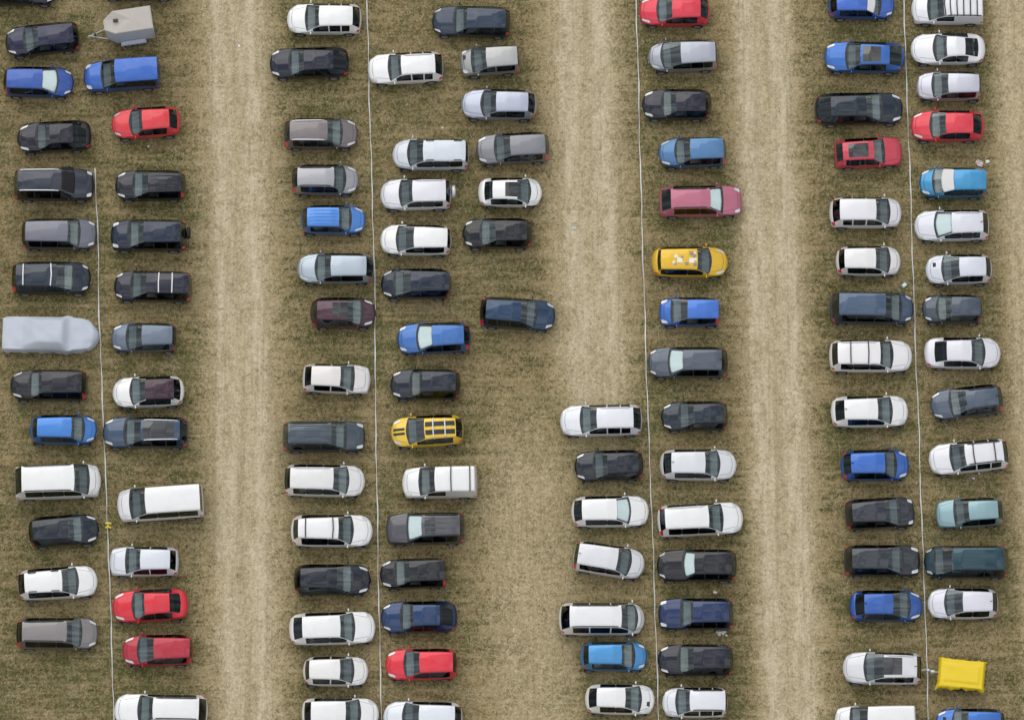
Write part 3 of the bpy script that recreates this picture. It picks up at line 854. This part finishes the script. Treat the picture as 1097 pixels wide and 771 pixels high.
# ------------------------------------------------------------------ car under a dust sheet
def sheet_car(x0, x1, y0, y1):
    c = at((x0 + x1) / 2, (y0 + y1) / 2, .55)
    L = (x1 - x0) * S0
    s = Shape('sedan', L, {'fr': (.30, .36, .66, .74), 'W': 2.0, 'H': 1.48})
    V, F = [], []
    NU, NV = 64, 48
    rnd = random.Random(3)
    ph = [rnd.random() * 6.3 for _ in range(12)]
    kz = [(0, .55), (.25, .80), (.8, .93), (1.60, 1.02), (1.75, 1.16), (1.95, 1.44), (2.1, 1.50), (3.45, 1.49), (3.65, 1.42), (4.3, 1.02), (L - .25, .90), (L, .80)]
    kw = [(0, .58), (.12, .72), (.4, .84), (.9, .92), (1.35, .95), (1.65, 1.06), (1.85, 1.05), (2.1, .97), (L - .6, .97), (L - .15, .94), (L, .90)]
    kt = [(0, .55), (1.4, .66), (1.65, .86), (1.95, .66), (3.5, .62), (4.2, .80), (L, .86)]
    for u in range(NU + 1):
        d = L * u / NU
        for v in range(NV + 1):
            t = 2 * v / NV - 1
            a = abs(t)
            zc, w, kk = interp(kz, d), interp(kw, d), interp(kt, d)
            if a < .5:
                y = w * kk * a / .5
                z = zc - .05 * (a / .5) ** 3
            elif a < .68:
                q = (a - .5) / .18
                zs = min(.92, zc - .06)
                y = w * (kk + (1 - kk) * q)
                z = (zc - .05) + (zs - zc + .05) * q ** 1.2
            else:
                q = (a - .68) / .32
                zs = min(.92, zc - .06)
                y = w * (1 + .02 * q)
                z = zs + (.13 - zs) * q
                y += .035 * q * math.sin(d * 6 + ph[0]) + .02 * q * math.sin(d * 13 + ph[1])
            z += .018 * math.sin(d * 2.7 + t * 5 + ph[2]) + .013 * math.sin(d * 6 - t * 9 + ph[3]) + .016 * abs(math.sin(d * 1.9 + t * 3.3 + ph[4]))
            bow = .26 * max(0, 1 - d / 1.2) * min(1, (y / w) ** 2)
            V.append((L / 2 - d - bow, y if t >= 0 else -y, z))
    for u in range(NU):
        for v in range(NV):
            q = u * (NV + 1) + v
            F.append((q, q + 1, q + NV + 2, q + NV + 1))
    # ends of the sheet drop to the ground
    b = len(V)
    for end, u in ((0, 0), (1, NU)):
        b = len(V)
        for v in range(NV + 1):
            x, y, z = V[u * (NV + 1) + v]
            V.append((x + (.06 if u == 0 else -.06), y * 1.01, min(z, .14)))
        for v in range(NV):
            q = u * (NV + 1) + v
            F.append((q, q + 1, b + v + 1, b + v) if u else (q + 1, q, b + v, b + v + 1))
    m = simple('grey_dust_sheet', lin((190, 196, 206)), .75, noise=.07, nscale=2.0, bump=.25)
    root = bpy.data.objects.new('covered_car', None); col.objects.link(root)
    root.location = (c.x, c.y, 0)
    root.rotation_euler = (0, 0, R(-1))
    root['label'] = 'car hidden under a pale grey dust sheet'
    root['category'] = 'car'; root['group'] = CARS
    mesh_obj('dust_sheet', V, F, m, root)
    for xd in (.9, L - 1.1):
        for sg in (1, -1):
            w = share(P_TYRE, 'wheel', root, (L / 2 - xd, sg * .72, .325), (0, 0, 0 if sg > 0 else math.pi))
            share(P_RIM, 'rim', w)


sheet_car(3, 105, 337, 380)


# ------------------------------------------------------------------ trailers
def wheel_pair(root, x, yo, sc=.85):
    for sg in (1, -1):
        w = share(P_TYRE, 'wheel', root, (x, sg * yo, .325 * sc), (0, 0, 0 if sg > 0 else math.pi), (sc, 1, sc))
        share(P_RIM, 'rim', w)


def box_trailer():
    c = at(136, 22, 2.4)
    root = bpy.data.objects.new('box_trailer', None); col.objects.link(root)
    root.location = (c.x, c.y, 0); root.rotation_euler = (0, 0, R(9))
    root['label'] = 'grey box trailer with a tapered front, no car attached'
    root['category'] = 'trailer'
    gm = simple('trailer_grey_roof', lin((184, 177, 170)), .6, noise=.10, nscale=1.5)
    sm = simple('trailer_side_panel', lin((190, 196, 206)), .45, noise=.06, nscale=2)
    H = 2.45
    x0, x1, xn = -.80, 1.48, -1.42         # front shoulder, tail, nose
    W, wn = .72, .30
    out = [(x1, W), (x0, W), (xn, wn), (xn, -wn), (x0, -W), (x1, -W)]
    V, F = [], []
    for z, k in ((.42, 1.0), (H - .12, 1.0), (H - .03, .985)):
        for x, y in out: V.append((x * (k if z > 1 else 1), y * k, z - (.25 if x == xn and z > 1 else 0)))
    for r in range(2):
        for k in range(6):
            k2 = (k + 1) % 6
            F.append((r * 6 + k, r * 6 + k2, r * 6 + 6 + k2, r * 6 + 6 + k))
    F.append((5, 4, 3, 2, 1, 0))
    mesh_obj('box', V, F, sm, root, smooth=False)
    V = []
    F = []
    for z, k in ((H - .05, 1.03), (H + .01, 1.03), (H + .05, .97)):
        for x, y in out: V.append((x * k, y * k, z - (.25 if x == xn else 0)))
    V.append((.3, 0, H + .09))
    for r in range(2):
        for k in range(6):
            k2 = (k + 1) % 6
            F.append((r * 6 + k, r * 6 + k2, r * 6 + 6 + k2, r * 6 + 6 + k))
    for k in range(6): F.append((12 + k, 12 + (k + 1) % 6, 18))
    F.append((5, 4, 3, 2, 1, 0))
    mesh_obj('roof', V, F, gm, root, smooth=False)
    m = MB(); m.box(-.85, -.55, -.02, .2, H + .04, H + .11, 0, .04, .04); m.build('roof_vent', M_PLAST, root)
    for sg in (1, -1):
        m = MB(); m.box(-.62, .95, sg * W - (.0 if sg > 0 else .30), sg * W + (.30 if sg > 0 else 0), .62, .74, 0, .08, .03)
        m.build('mudguard', sm, root)
    m = MB()
    m.sweep([(xn + .1, .36, .45), (xn - .95, .03, .45)], .035, .04)
    m.sweep([(xn + .1, -.36, .45), (xn - .95, -.03, .45)], .035, .04)
    m.sweep([(xn - .85, 0, .46), (xn - 1.15, 0, .47)], .05, .05)
    m.build('drawbar', simple('galvanised_steel', (.32, .34, .33), .5, metal=.4, noise=.2), root)
    m = MB(); m.box(xn - .75, xn - .66, -.05, .05, .08, .9); m.build('jockey_post', M_PLAST, root)
    m = MB(); m.box(x1 + .0, x1 + .02, -.8, .8, .5, H - .2); m.build('tail_ramp', sm, root)
    m = MB()
    m.sweep([(-.5, 0, .4), (.9, 0, .4)], .55, .05); m.build('chassis', M_TRIM, root)
    wheel_pair(root, -.2, W + .13); wheel_pair(root, .55, W + .13)
    root.scale = (.94, .94, .96)


box_trailer()


def tarp_trailer():
    c = at(1030, 722, .7)
    root = bpy.data.objects.new('luggage_trailer', None); col.objects.link(root)
    root.location = (c.x, c.y, 0); root.rotation_euler = (0, 0, R(-6))
    root['label'] = 'luggage trailer under a bright yellow tarpaulin'
    root['category'] = 'trailer'
    ym = simple('yellow_tarpaulin', (.80, .58, .012), .45, noise=.05, nscale=3, bump=.3)
    NU, NV = 44, 36
    lx, ly = 1.30, .84
    rnd = random.Random(5)
    V, F = [], []

    def sm(a, b, x):
        x = max(0, min(1, (x - a) / (b - a))); return x * x * (3 - 2 * x)
    for u in range(NU + 1):
        for v in range(NV + 1):
            x = (2 * u / NU - 1); y = (2 * v / NV - 1)
            e = max(abs(x), abs(y))
            corner = (abs(x) * abs(y)) ** 6
            px = x * lx * (1 + .05 * corner); py = y * ly * (1 + .07 * corner)
            rim = sm(.93, 1.0, e)
            top = 1 - max(sm(.66, .84, abs(x)), sm(.48, .70, abs(y)))
            z = .98 + .07 * top - .36 * rim
            if abs(x) > .97: px += math.copysign(.05 * math.sin(py * 8 + 1) * .6, x)
            if abs(y) > .95: py += .04 * math.sin(px * 7 + 2) + .03 * math.sin(px * 15)
            # hem wider at the front left, as it hangs
            if y < -.9 and x < 0: py -= .05; px -= .05 * (x < -.9)
            z += .010 * math.sin(px * 3.1 + py * 4.3) + .006 * math.sin(px * 8.3 - py * 2) * (1 - top)
            V.append((px, py, z))
    for u in range(NU):
        for v in range(NV):
            q = u * (NV + 1) + v
            F.append((q, q + NV + 1, q + NV + 2, q + 1))
    t = mesh_obj('tarpaulin', V, F, ym, root, None, 1)
    m = MB(); m.box(-1.2, 1.2, -.72, .72, .42, .93); m.build('trailer_bed', M_PLAST, root)
    st = simple('galvanised_steel', (.32, .34, .33), .5)
    m = MB()
    m.sweep([(-1.15, 0, .46), (-2.15, .12, .46)], .05, .04)
    m.build('drawbar', st, root)
    m = MB()
    m.box(-1.75, -1.50, -.06, .13, .50, .62, 0, .03, .03); m.box(-1.98, -1.80, .02, .16, .50, .60, 0, .02, .02)
    m.build('hitch_head', M_SILV, root)
    m = MB(); m.box(-1.72, -1.66, -.16, -.1, .05, .75); m.build('jockey_wheel', st, root)
    wheel_pair(root, .1, .80, .8)


tarp_trailer()


# ------------------------------------------------------------------ barrier tapes on the ground
M_TAPE = simple('white_barrier_tape', (.66, .66, .65), .5, noise=.15, nscale=30)


def tape(pts, label):
    P = [at(x, y, .05) for x, y in pts]
    pth = []
    for a, b in zip(P, P[1:]):
        nseg = max(2, int((b - a).length / .35))
        for k in range(nseg): pth.append(a.lerp(b, k / nseg))
    pth.append(P[-1])
    rnd = random.Random(label)
    V, F = [], []
    p1, p2, p3 = rnd.random() * 6, rnd.random() * 6, rnd.random() * 6
    for i, p in enumerate(pth):
        y = p.y
        x = p.x + .018 * math.sin(y * .9 + p1) + .012 * math.sin(y * 2.7 + p2)
        hw = .027 + .009 * math.sin(y * 1.3 + p3) + .006 * math.sin(y * 5.1)
        tw = .5 * math.sin(y * .7 + p2)
        z = .05 + .02 * math.sin(y * 1.9 + p1)
        for sx, dz in ((-1, 0), (1, 0), (1, .006), (-1, .006)):
            V.append((x + sx * hw * math.cos(tw), y, z + sx * hw * math.sin(tw) * .8 + dz))
    n = len(pth)
    for i in range(n - 1):
        for k in range(4):
            k2 = (k + 1) % 4
            F.append((i * 4 + k, i * 4 + k2, i * 4 + 4 + k2, i * 4 + 4 + k))
    o = mesh_obj('barrier_tape', V, F, M_TAPE, None, smooth=False)
    o['label'] = label; o['category'] = 'tape'; o['group'] = 'white tapes dividing the rows'


tape([(102, 180), (105, 260), (106, 330), (108.5, 400), (112, 480), (114, 540), (116, 580), (118, 640), (120, 700), (122, 771), (124, 830)],
     'shortest white tape, starting beside the ribbed black hatchback at the left')
tape([(391, -60), (393, 0), (395, 80), (397, 150), (400, 250), (402, 330), (402, 430), (403.5, 500), (405, 600), (407, 700), (409, 771), (411, 830)],
     'white tape passing under the nose of a white estate')
tape([(680, -60), (681.5, 0), (684, 90), (686, 180), (689, 280), (692, 380), (695, 470), (698, 540), (700, 600), (703, 690), (705.5, 771), (707, 830)],
     'white tape just left of both the red hatchback and yellow checkered hatchback')
tape([(966.5, -60), (968.5, 0), (971, 90), (974, 160), (977.5, 270), (981, 380), (984, 450), (986.5, 530), (989, 600), (991.5, 660), (994.5, 771), (996, 830)],
     'white tape passing between the silver off-roader and the yellow trailer')

# yellow flag knotted on the first tape
m = MB()
c = at(116, 562, .10)
m.sweep([(-.17, .10, .0), (.0, .11, .05), (.17, .08, .0)], .06, .012)
m.sweep([(-.16, -.14, .0), (.02, -.12, .05), (.16, -.16, .0)], .055, .012)
m.sweep([(-.02, .1, .05), (.01, -.12, .05)], .03, .02)
o = m.build('tape_flag', simple('yellow_flag', (.68, .56, .06), .6), None)
o.location = c
o['label'] = 'yellow flag knotted round the first white tape'; o['category'] = 'flag'


# ------------------------------------------------------------------ litter
def scrap(px, py, size, label, mat=None, name='paper_scrap', seed=1, group=None):
    rnd = random.Random(seed)
    size *= .68
    n = 5
    V, F = [], []
    for i in range(n):
        for j in range(n):
            V.append(((i / (n - 1) - .5) * size * (1 + .5 * rnd.random()), (j / (n - 1) - .5) * size * .7 * (1 + .5 * rnd.random()), .03 + rnd.random() * size * .25))
    for i in range(n - 1):
        for j in range(n - 1):
            q = i * n + j
            F.append((q, q + n, q + n + 1, q + 1))
    o = mesh_obj(name, V, F, mat or M_PAPER, None, smooth=False)
    md = o.modifiers.new('Thickness', 'SOLIDIFY'); md.thickness = .004
    c = at(px, py, .04)
    o.location = (c.x, c.y, 0); o.rotation_euler = (0, 0, rnd.random() * 6)
    o['label'] = label; o['category'] = 'litter'
    if group: o['group'] = group
    return o


for k, (x, y, sz) in enumerate(((771, 678, .30), (775, 677, .34), (773, 674, .22), (768, 676, .2), (778, 680, .16))):
    scrap(x, y, sz, 'crumpled white paper in a heap below the navy estate', seed=10 + k, group='paper heap below the navy estate')
scrap(766, 634, .24, 'small white paper scrap between the sunshaded black off-roader and navy estate', seed=20)
scrap(1049, 175, .50, 'pinkish white rag above the tail of the turquoise people carrier', simple('pink_white_rag', (.62, .52, .50), .9), 'rag', 21)
scrap(1058, 173, .26, 'small white scrap right of the pinkish rag', seed=22)
scrap(474, 137, .14, 'white speck of paper above the silver people carrier with short rails', seed=23)
scrap(256, 49, .2, 'white paper scrap in the lane left of the black saloon', seed=24)
scrap(159, 157, .14, 'white speck of paper under the bright red hatchback', seed=25)
scrap(1043, 512, .18, 'white scrap below the rear door of the barred white estate', seed=26)
scrap(1049, 507, .13, 'smaller white scrap near the tail of the barred white estate', seed=27)
scrap(615, 244, .3, 'pale scrap in the wide lane left of the pink maroon estate', simple('pale_scrap', (.52, .52, .50), .9), 'paper_scrap', 28)
# flattened carton
m = MB()
m.box(-.26, .26, -.15, .15, .02, .09, 0, .01, .01)
m.box(-.14, .10, -.09, .09, .092, .10, 1)
o = m.build('carton', [simple('green_carton', (.13, .17, .12), .7), M_PAPER], None)
c = at(969, 305, .05); o.location = (c.x, c.y, 0); o.rotation_euler = (0, 0, R(40))
o['label'] = 'small dark carton with a white panel beside the fourth tape'; o['category'] = 'litter'


# ------------------------------------------------------------------ the field
def field_material():
    m, N, Lk, out = new_mat('dry_mown_field')
    geo = N.new('ShaderNodeNewGeometry')
    sep = N.new('ShaderNodeSeparateXYZ')
    Lk.new(geo.outputs['Position'], sep.inputs[0])

    def mth(op, a, b=None, c=None, clamp=False):
        n = N.new('ShaderNodeMath'); n.operation = op; n.use_clamp = clamp
        for i, v in enumerate((a, b, c)):
            if v is None: continue
            if isinstance(v, (int, float)): n.inputs[i].default_value = v
            else: Lk.new(v, n.inputs[i])
        return n.outputs[0]

    def noise(scale, detail=4, rough=.6, sx=1.0, sy=1.0, dist=0.0, off=0.0, rot=0.0):
        mp = N.new('ShaderNodeMapping')
        mp.inputs['Scale'].default_value = (sx, sy, 1)
        mp.inputs['Location'].default_value = (off, off * .7, 0)
        mp.inputs['Rotation'].default_value = (0, 0, rot)
        Lk.new(geo.outputs['Position'], mp.inputs['Vector'])
        n = N.new('ShaderNodeTexNoise')
        n.inputs['Scale'].default_value = scale
        n.inputs['Detail'].default_value = detail
        n.inputs['Roughness'].default_value = rough
        n.inputs['Distortion'].default_value = dist
        Lk.new(mp.outputs[0], n.inputs['Vector'])
        return n.outputs['Fac']

    def ramp(v, a, b, lo=0.0, hi=1.0):
        n = N.new('ShaderNodeMapRange'); n.interpolation_type = 'SMOOTHSTEP'
        n.inputs['From Min'].default_value = a; n.inputs['From Max'].default_value = b
        n.inputs['To Min'].default_value = lo; n.inputs['To Max'].default_value = hi
        Lk.new(v, n.inputs['Value'])
        return n.outputs['Result']

    def mix(f, a, b):
        n = N.new('ShaderNodeMix'); n.data_type = 'RGBA'
        if isinstance(f, (int, float)): n.inputs['Factor'].default_value = f
        else: Lk.new(f, n.inputs['Factor'])
        for nm, v in (('A', a), ('B', b)):
            if isinstance(v, tuple): n.inputs[nm].default_value = (*v, 1)
            else: Lk.new(v, n.inputs[nm])
        return n.outputs['Result']

    big = noise(.15, 4, .6, off=3)
    mid = noise(.75, 5, .65, off=11)
    streakx = noise(1.0, 5, .7, sx=.30, sy=2.4, off=5)
    streaky = noise(1.0, 5, .65, sx=2.0, sy=.30, off=8)
    rows = noise(1.0, 3, .7, sx=.05, sy=3.2, off=77)
    ruts = noise(1.0, 3, .7, sx=3.0, sy=.06, off=57)
    clump = noise(2.2, 5, .7, off=21, dist=.8)
    fine = noise(5.6, 4, .82, off=31, dist=.7)
    finest = noise(10.5, 3, .85, off=41, dist=.6)
    # lane coordinate: rows lean slightly to the right towards the viewer
    u = mth('ADD', mth('MULTIPLY_ADD', sep.outputs['Y'], .030, sep.outputs['X']), mth('MULTIPLY_ADD', mid, 1.3, -.65))

    def lane(px, half_px, soft=1.0):
        cx = (px - PW / 2) * S0
        d = mth('ABSOLUTE', mth('SUBTRACT', u, cx))
        return ramp(d, max(.05, half_px * S0 - soft * .5), half_px * S0 + soft * .8, 1.0, 0.0)
    north = ramp(sep.outputs['Y'], -8.0, 1.0)
    south = mth('SUBTRACT', 1.0, north)
    l1 = lane(260, 29, 3.0)
    l2 = mth('MULTIPLY', lane(636, 32, 2.8), mth('MULTIPLY_ADD', north, .75, .25))
    l2b = mth('MULTIPLY', lane(560, 42, 3.2), mth('MULTIPLY_ADD', south, .66, .0))
    l3 = lane(832, 29, 2.0)
    l4 = lane(1118, 30, 1.6)
    lanes = mth('MAXIMUM', mth('MAXIMUM', l1, l2), mth('MAXIMUM', mth('MAXIMUM', l3, l4), l2b))
    tr = None
    for px in (241, 276, 620, 656, 814, 849):
        t = lane(px, 6, .8)
        if px in (620, 656): t = mth('MULTIPLY', t, north)
        tr = t if tr is None else mth('MAXIMUM', tr, t)
    tr = mth('MULTIPLY', tr, ramp(mth('ADD', mth('MULTIPLY', streaky, .5), mth('MULTIPLY', mid, .5)), .36, .58))
    straw = (.334, .262, .137)
    straw_l = (.55, .46, .31)
    green = (.090, .092, .034)
    brown = (.125, .094, .042)
    dark = (.055, .047, .022)
    thatch = mth('ADD', mth('MULTIPLY', fine, .52), mth('ADD', mth('MULTIPLY', clump, .20), mth('MULTIPLY', streakx, .28)))
    gpatch = mth('ADD', mth('MULTIPLY', big, .55), mth('MULTIPLY', mid, .45))
    under = mix(ramp(gpatch, .40, .58), brown, green)
    under = mix(ramp(thatch, .47, .36, 0, .85), under, dark)
    tv = mth('ADD', thatch, mth('ADD', mth('MULTIPLY_ADD', gpatch, -.34, .160), mth('MULTIPLY', lanes, .13)))
    cover = ramp(tv, .425, .575)
    base = mix(cover, under, straw)
    base = mix(mth('MULTIPLY', ramp(finest, .54, .70), ramp(tv, .49, .60)), base, straw_l)
    base = mix(ramp(rows, .54, .66, 0, .16), base, straw_l)
    base = mix(ramp(rows, .46, .36, 0, .14), base, dark)
    base = mix(mth('MULTIPLY', ramp(gpatch, .54, .66, 0, .6), ramp(fine, .42, .60)), base, (.165, .158, .062))
    base = mix(mth('MULTIPLY', ramp(finest, .44, .32), .40), base, (.08, .066, .030))
    # lane surface: bleached, flattened straw with grey dust
    lt = mth('ADD', mth('MULTIPLY', fine, .42), mth('ADD', mth('MULTIPLY', clump, .16), mth('ADD', mth('MULTIPLY', streaky, .14), mth('MULTIPLY', finest, .28))))
    lcol = mix(ramp(lt, .38, .60), (.280, .222, .126), (.595, .497, .322))
    lcol = mix(mth('MULTIPLY', ramp(clump, .42, .30), .45), lcol, (.20, .16, .08))
    lcol = mix(mth('MULTIPLY', tr, .78), lcol, mix(ramp(lt, .38, .60), (.44, .365, .235), (.69, .595, .43)))
    lcol = mix(ramp(ruts, .50, .34, 0, .22), lcol, (.17, .135, .07))
    lf = ramp(mth('ADD', mth('MULTIPLY_ADD', thatch, 1.2, -.60), lanes), .15, .95)
    colr = mix(lf, base, lcol)
    b = N.new('ShaderNodeBsdfPrincipled')
    b.inputs['Roughness'].default_value = 1.0
    b.inputs['Specular IOR Level'].default_value = 0.0
    Lk.new(colr, b.inputs['Base Color'])
    hgt = mth('ADD', mth('MULTIPLY', fine, .6), mth('MULTIPLY', finest, .4))
    bp = N.new('ShaderNodeBump')
    bp.inputs['Strength'].default_value = .7
    bp.inputs['Distance'].default_value = .08
    Lk.new(hgt, bp.inputs['Height'])
    Lk.new(bp.outputs['Normal'], b.inputs['Normal'])
    Lk.new(b.outputs['BSDF'], out.inputs['Surface'])
    return m


def grass_stuff():
    import numpy as np
    rg = np.random.default_rng(11)
    n = 130000
    x = rg.uniform(-31.5, 31.5, n); y = rg.uniform(-23, 24.5, n)
    # thin in the worn lanes
    u = x + .03 * y
    keep = np.ones(n)
    for px, half in ((258, 36), (832, 36), (1118, 36)):
        d = np.abs(u - (px - PW / 2) * S0) / (half * S0)
        keep = np.minimum(keep, np.clip(.12 + (d - .55) * 1.6, .12, 1))
    d = np.abs(u - (638 - PW / 2) * S0) / (38 * S0)
    keep = np.where(y > -4, np.minimum(keep, np.clip(.12 + (d - .55) * 1.6, .12, 1)), keep)
    m = rg.random(n) < keep
    x, y = x[m], y[m]
    n = len(x)
    B = 4
    X = np.repeat(x, B) + rg.normal(0, .05, n * B)
    Y = np.repeat(y, B) + rg.normal(0, .05, n * B)
    a = rg.uniform(0, 2 * math.pi, n * B)
    h = rg.uniform(.025, .075, n * B)
    ln = rg.uniform(.05, .13, n * B)
    w = rg.uniform(.006, .014, n * B)
    dx, dy = np.cos(a), np.sin(a)
    N3 = n * B * 3
    co = np.empty((n * B, 3, 3), dtype=np.float32)
    co[:, 0] = np.stack([X - dy * w, Y + dx * w, np.full_like(X, .004)], 1)
    co[:, 1] = np.stack([X + dy * w, Y - dx * w, np.full_like(X, .004)], 1)
    co[:, 2] = np.stack([X + dx * ln, Y + dy * ln, h], 1)
    me = bpy.data.meshes.new('dry_grass')
    me.vertices.add(N3); me.vertices.foreach_set('co', co.ravel())
    me.loops.add(N3); me.loops.foreach_set('vertex_index', np.arange(N3, dtype=np.int32))
    me.polygons.add(n * B)
    me.polygons.foreach_set('loop_start', np.arange(0, N3, 3, dtype=np.int32))
    me.polygons.foreach_set('loop_total', np.full(n * B, 3, dtype=np.int32))
    me.update(calc_edges=True)
    mt, N, Lk, out = new_mat('dry_grass_blades')
    geo = N.new('ShaderNodeNewGeometry')
    nz = N.new('ShaderNodeTexNoise'); nz.inputs['Scale'].default_value = .8; nz.inputs['Detail'].default_value = 5
    Lk.new(geo.outputs['Position'], nz.inputs['Vector'])
    ad = N.new('ShaderNodeMath'); ad.operation = 'MULTIPLY_ADD'; ad.inputs[1].default_value = .42
    Lk.new(geo.outputs['Random Per Island'], ad.inputs[0]); Lk.new(nz.outputs['Fac'], ad.inputs[2])
    cr = N.new('ShaderNodeValToRGB')
    e = cr.color_ramp.elements
    e[0].position = .50; e[0].color = (.58, .482, .298, 1)
    e[1].position = .98; e[1].color = (.085, .098, .030, 1)
    q = e.new(.70); q.color = (.39, .31, .163, 1)
    q = e.new(.84); q.color = (.20, .175, .075, 1)
    Lk.new(ad.outputs[0], cr.inputs['Fac'])
    b = N.new('ShaderNodeBsdfPrincipled')
    b.inputs['Roughness'].default_value = .9; b.inputs['Specular IOR Level'].default_value = .1
    Lk.new(cr.outputs[0], b.inputs['Base Color'])
    Lk.new(b.outputs[0], out.inputs['Surface'])
    me.materials.append(mt)
    o = bpy.data.objects.new('dry_grass', me); col.objects.link(o)
    o['kind'] = 'stuff'; o['label'] = 'short dry grass and straw covering the field'; o['category'] = 'grass'


grass_stuff()
G = 700
g = mesh_obj('field_ground', [(-G, -G, 0), (G, -G, 0), (G, G, 0), (-G, G, 0)], [(0, 1, 2, 3)], field_material(), None, smooth=False)
g['kind'] = 'structure'; g['label'] = 'dry mown straw coloured field with worn lanes'; g['category'] = 'ground'

for p in PROTOS:
    bpy.data.objects.remove(p)

# ------------------------------------------------------------------ daylight: bright overcast
SUN_EL, SUN_AZ = R(45), R(-20)          # azimuth from +Y towards +X
w = bpy.data.worlds.new('World')
scene.world = w
w.use_nodes = True
N, Lk = w.node_tree.nodes, w.node_tree.links
N.clear()
wo = N.new('ShaderNodeOutputWorld')
bg = N.new('ShaderNodeBackground')
sky = N.new('ShaderNodeTexSky')
sky.sky_type = 'NISHITA'
sky.sun_disc = False
sky.sun_elevation = SUN_EL
sky.sun_rotation = SUN_AZ
tc = N.new('ShaderNodeTexCoord')
cl = N.new('ShaderNodeTexNoise')
cl.inputs['Scale'].default_value = 9.0
cl.inputs['Detail'].default_value = 6
cl.inputs['Roughness'].default_value = .6
cl.inputs['Distortion'].default_value = .5
Lk.new(tc.outputs['Generated'], cl.inputs['Vector'])
cr = N.new('ShaderNodeValToRGB')
cr.color_ramp.elements[0].position = .40
cr.color_ramp.elements[0].color = (4.2, 4.4, 4.8, 1)
cr.color_ramp.elements[1].position = .60
cr.color_ramp.elements[1].color = (12.4, 12.4, 12.2, 1)
Lk.new(cl.outputs['Fac'], cr.inputs['Fac'])
mx = N.new('ShaderNodeMix'); mx.data_type = 'RGBA'
mx.inputs['Factor'].default_value = .84
Lk.new(sky.outputs[0], mx.inputs['A'])
Lk.new(cr.outputs[0], mx.inputs['B'])
sx = N.new('ShaderNodeSeparateXYZ')
Lk.new(tc.outputs['Generated'], sx.inputs[0])
gr = N.new('ShaderNodeMapRange')
gr.inputs['From Min'].default_value = 0.0
gr.inputs['From Max'].default_value = 1.0
gr.inputs['To Min'].default_value = .36
gr.inputs['To Max'].default_value = 1.16
Lk.new(sx.outputs['Z'], gr.inputs['Value'])
mg = N.new('ShaderNodeVectorMath'); mg.operation = 'SCALE'
Lk.new(mx.outputs['Result'], mg.inputs[0])
Lk.new(gr.outputs['Result'], mg.inputs['Scale'])
Lk.new(mg.outputs[0], bg.inputs['Color'])
bg.inputs['Strength'].default_value = .10
Lk.new(bg.outputs[0], wo.inputs['Surface'])

sd = bpy.data.lights.new('sun', 'SUN')
so = bpy.data.objects.new('sun', sd)
col.objects.link(so)
sd.energy = 1.0
sd.angle = R(55)
sd.color = (1.0, .97, .92)
dirv = Vector((math.sin(SUN_AZ) * math.cos(SUN_EL), math.cos(SUN_AZ) * math.cos(SUN_EL), math.sin(SUN_EL)))
so.rotation_euler = dirv.to_track_quat('Z', 'Y').to_euler()
so.location = dirv * 200

scene.view_settings.view_transform = 'Standard'
scene.view_settings.look = 'None'
scene.view_settings.exposure = 0.20
scene.view_settings.gamma = 1.0
scene.view_settings.use_curve_mapping = False
scene.render.engine = 'CYCLES'
scene.cycles.max_bounces = 8
scene.cycles.transparent_max_bounces = 8
scene.cycles.use_denoising = True
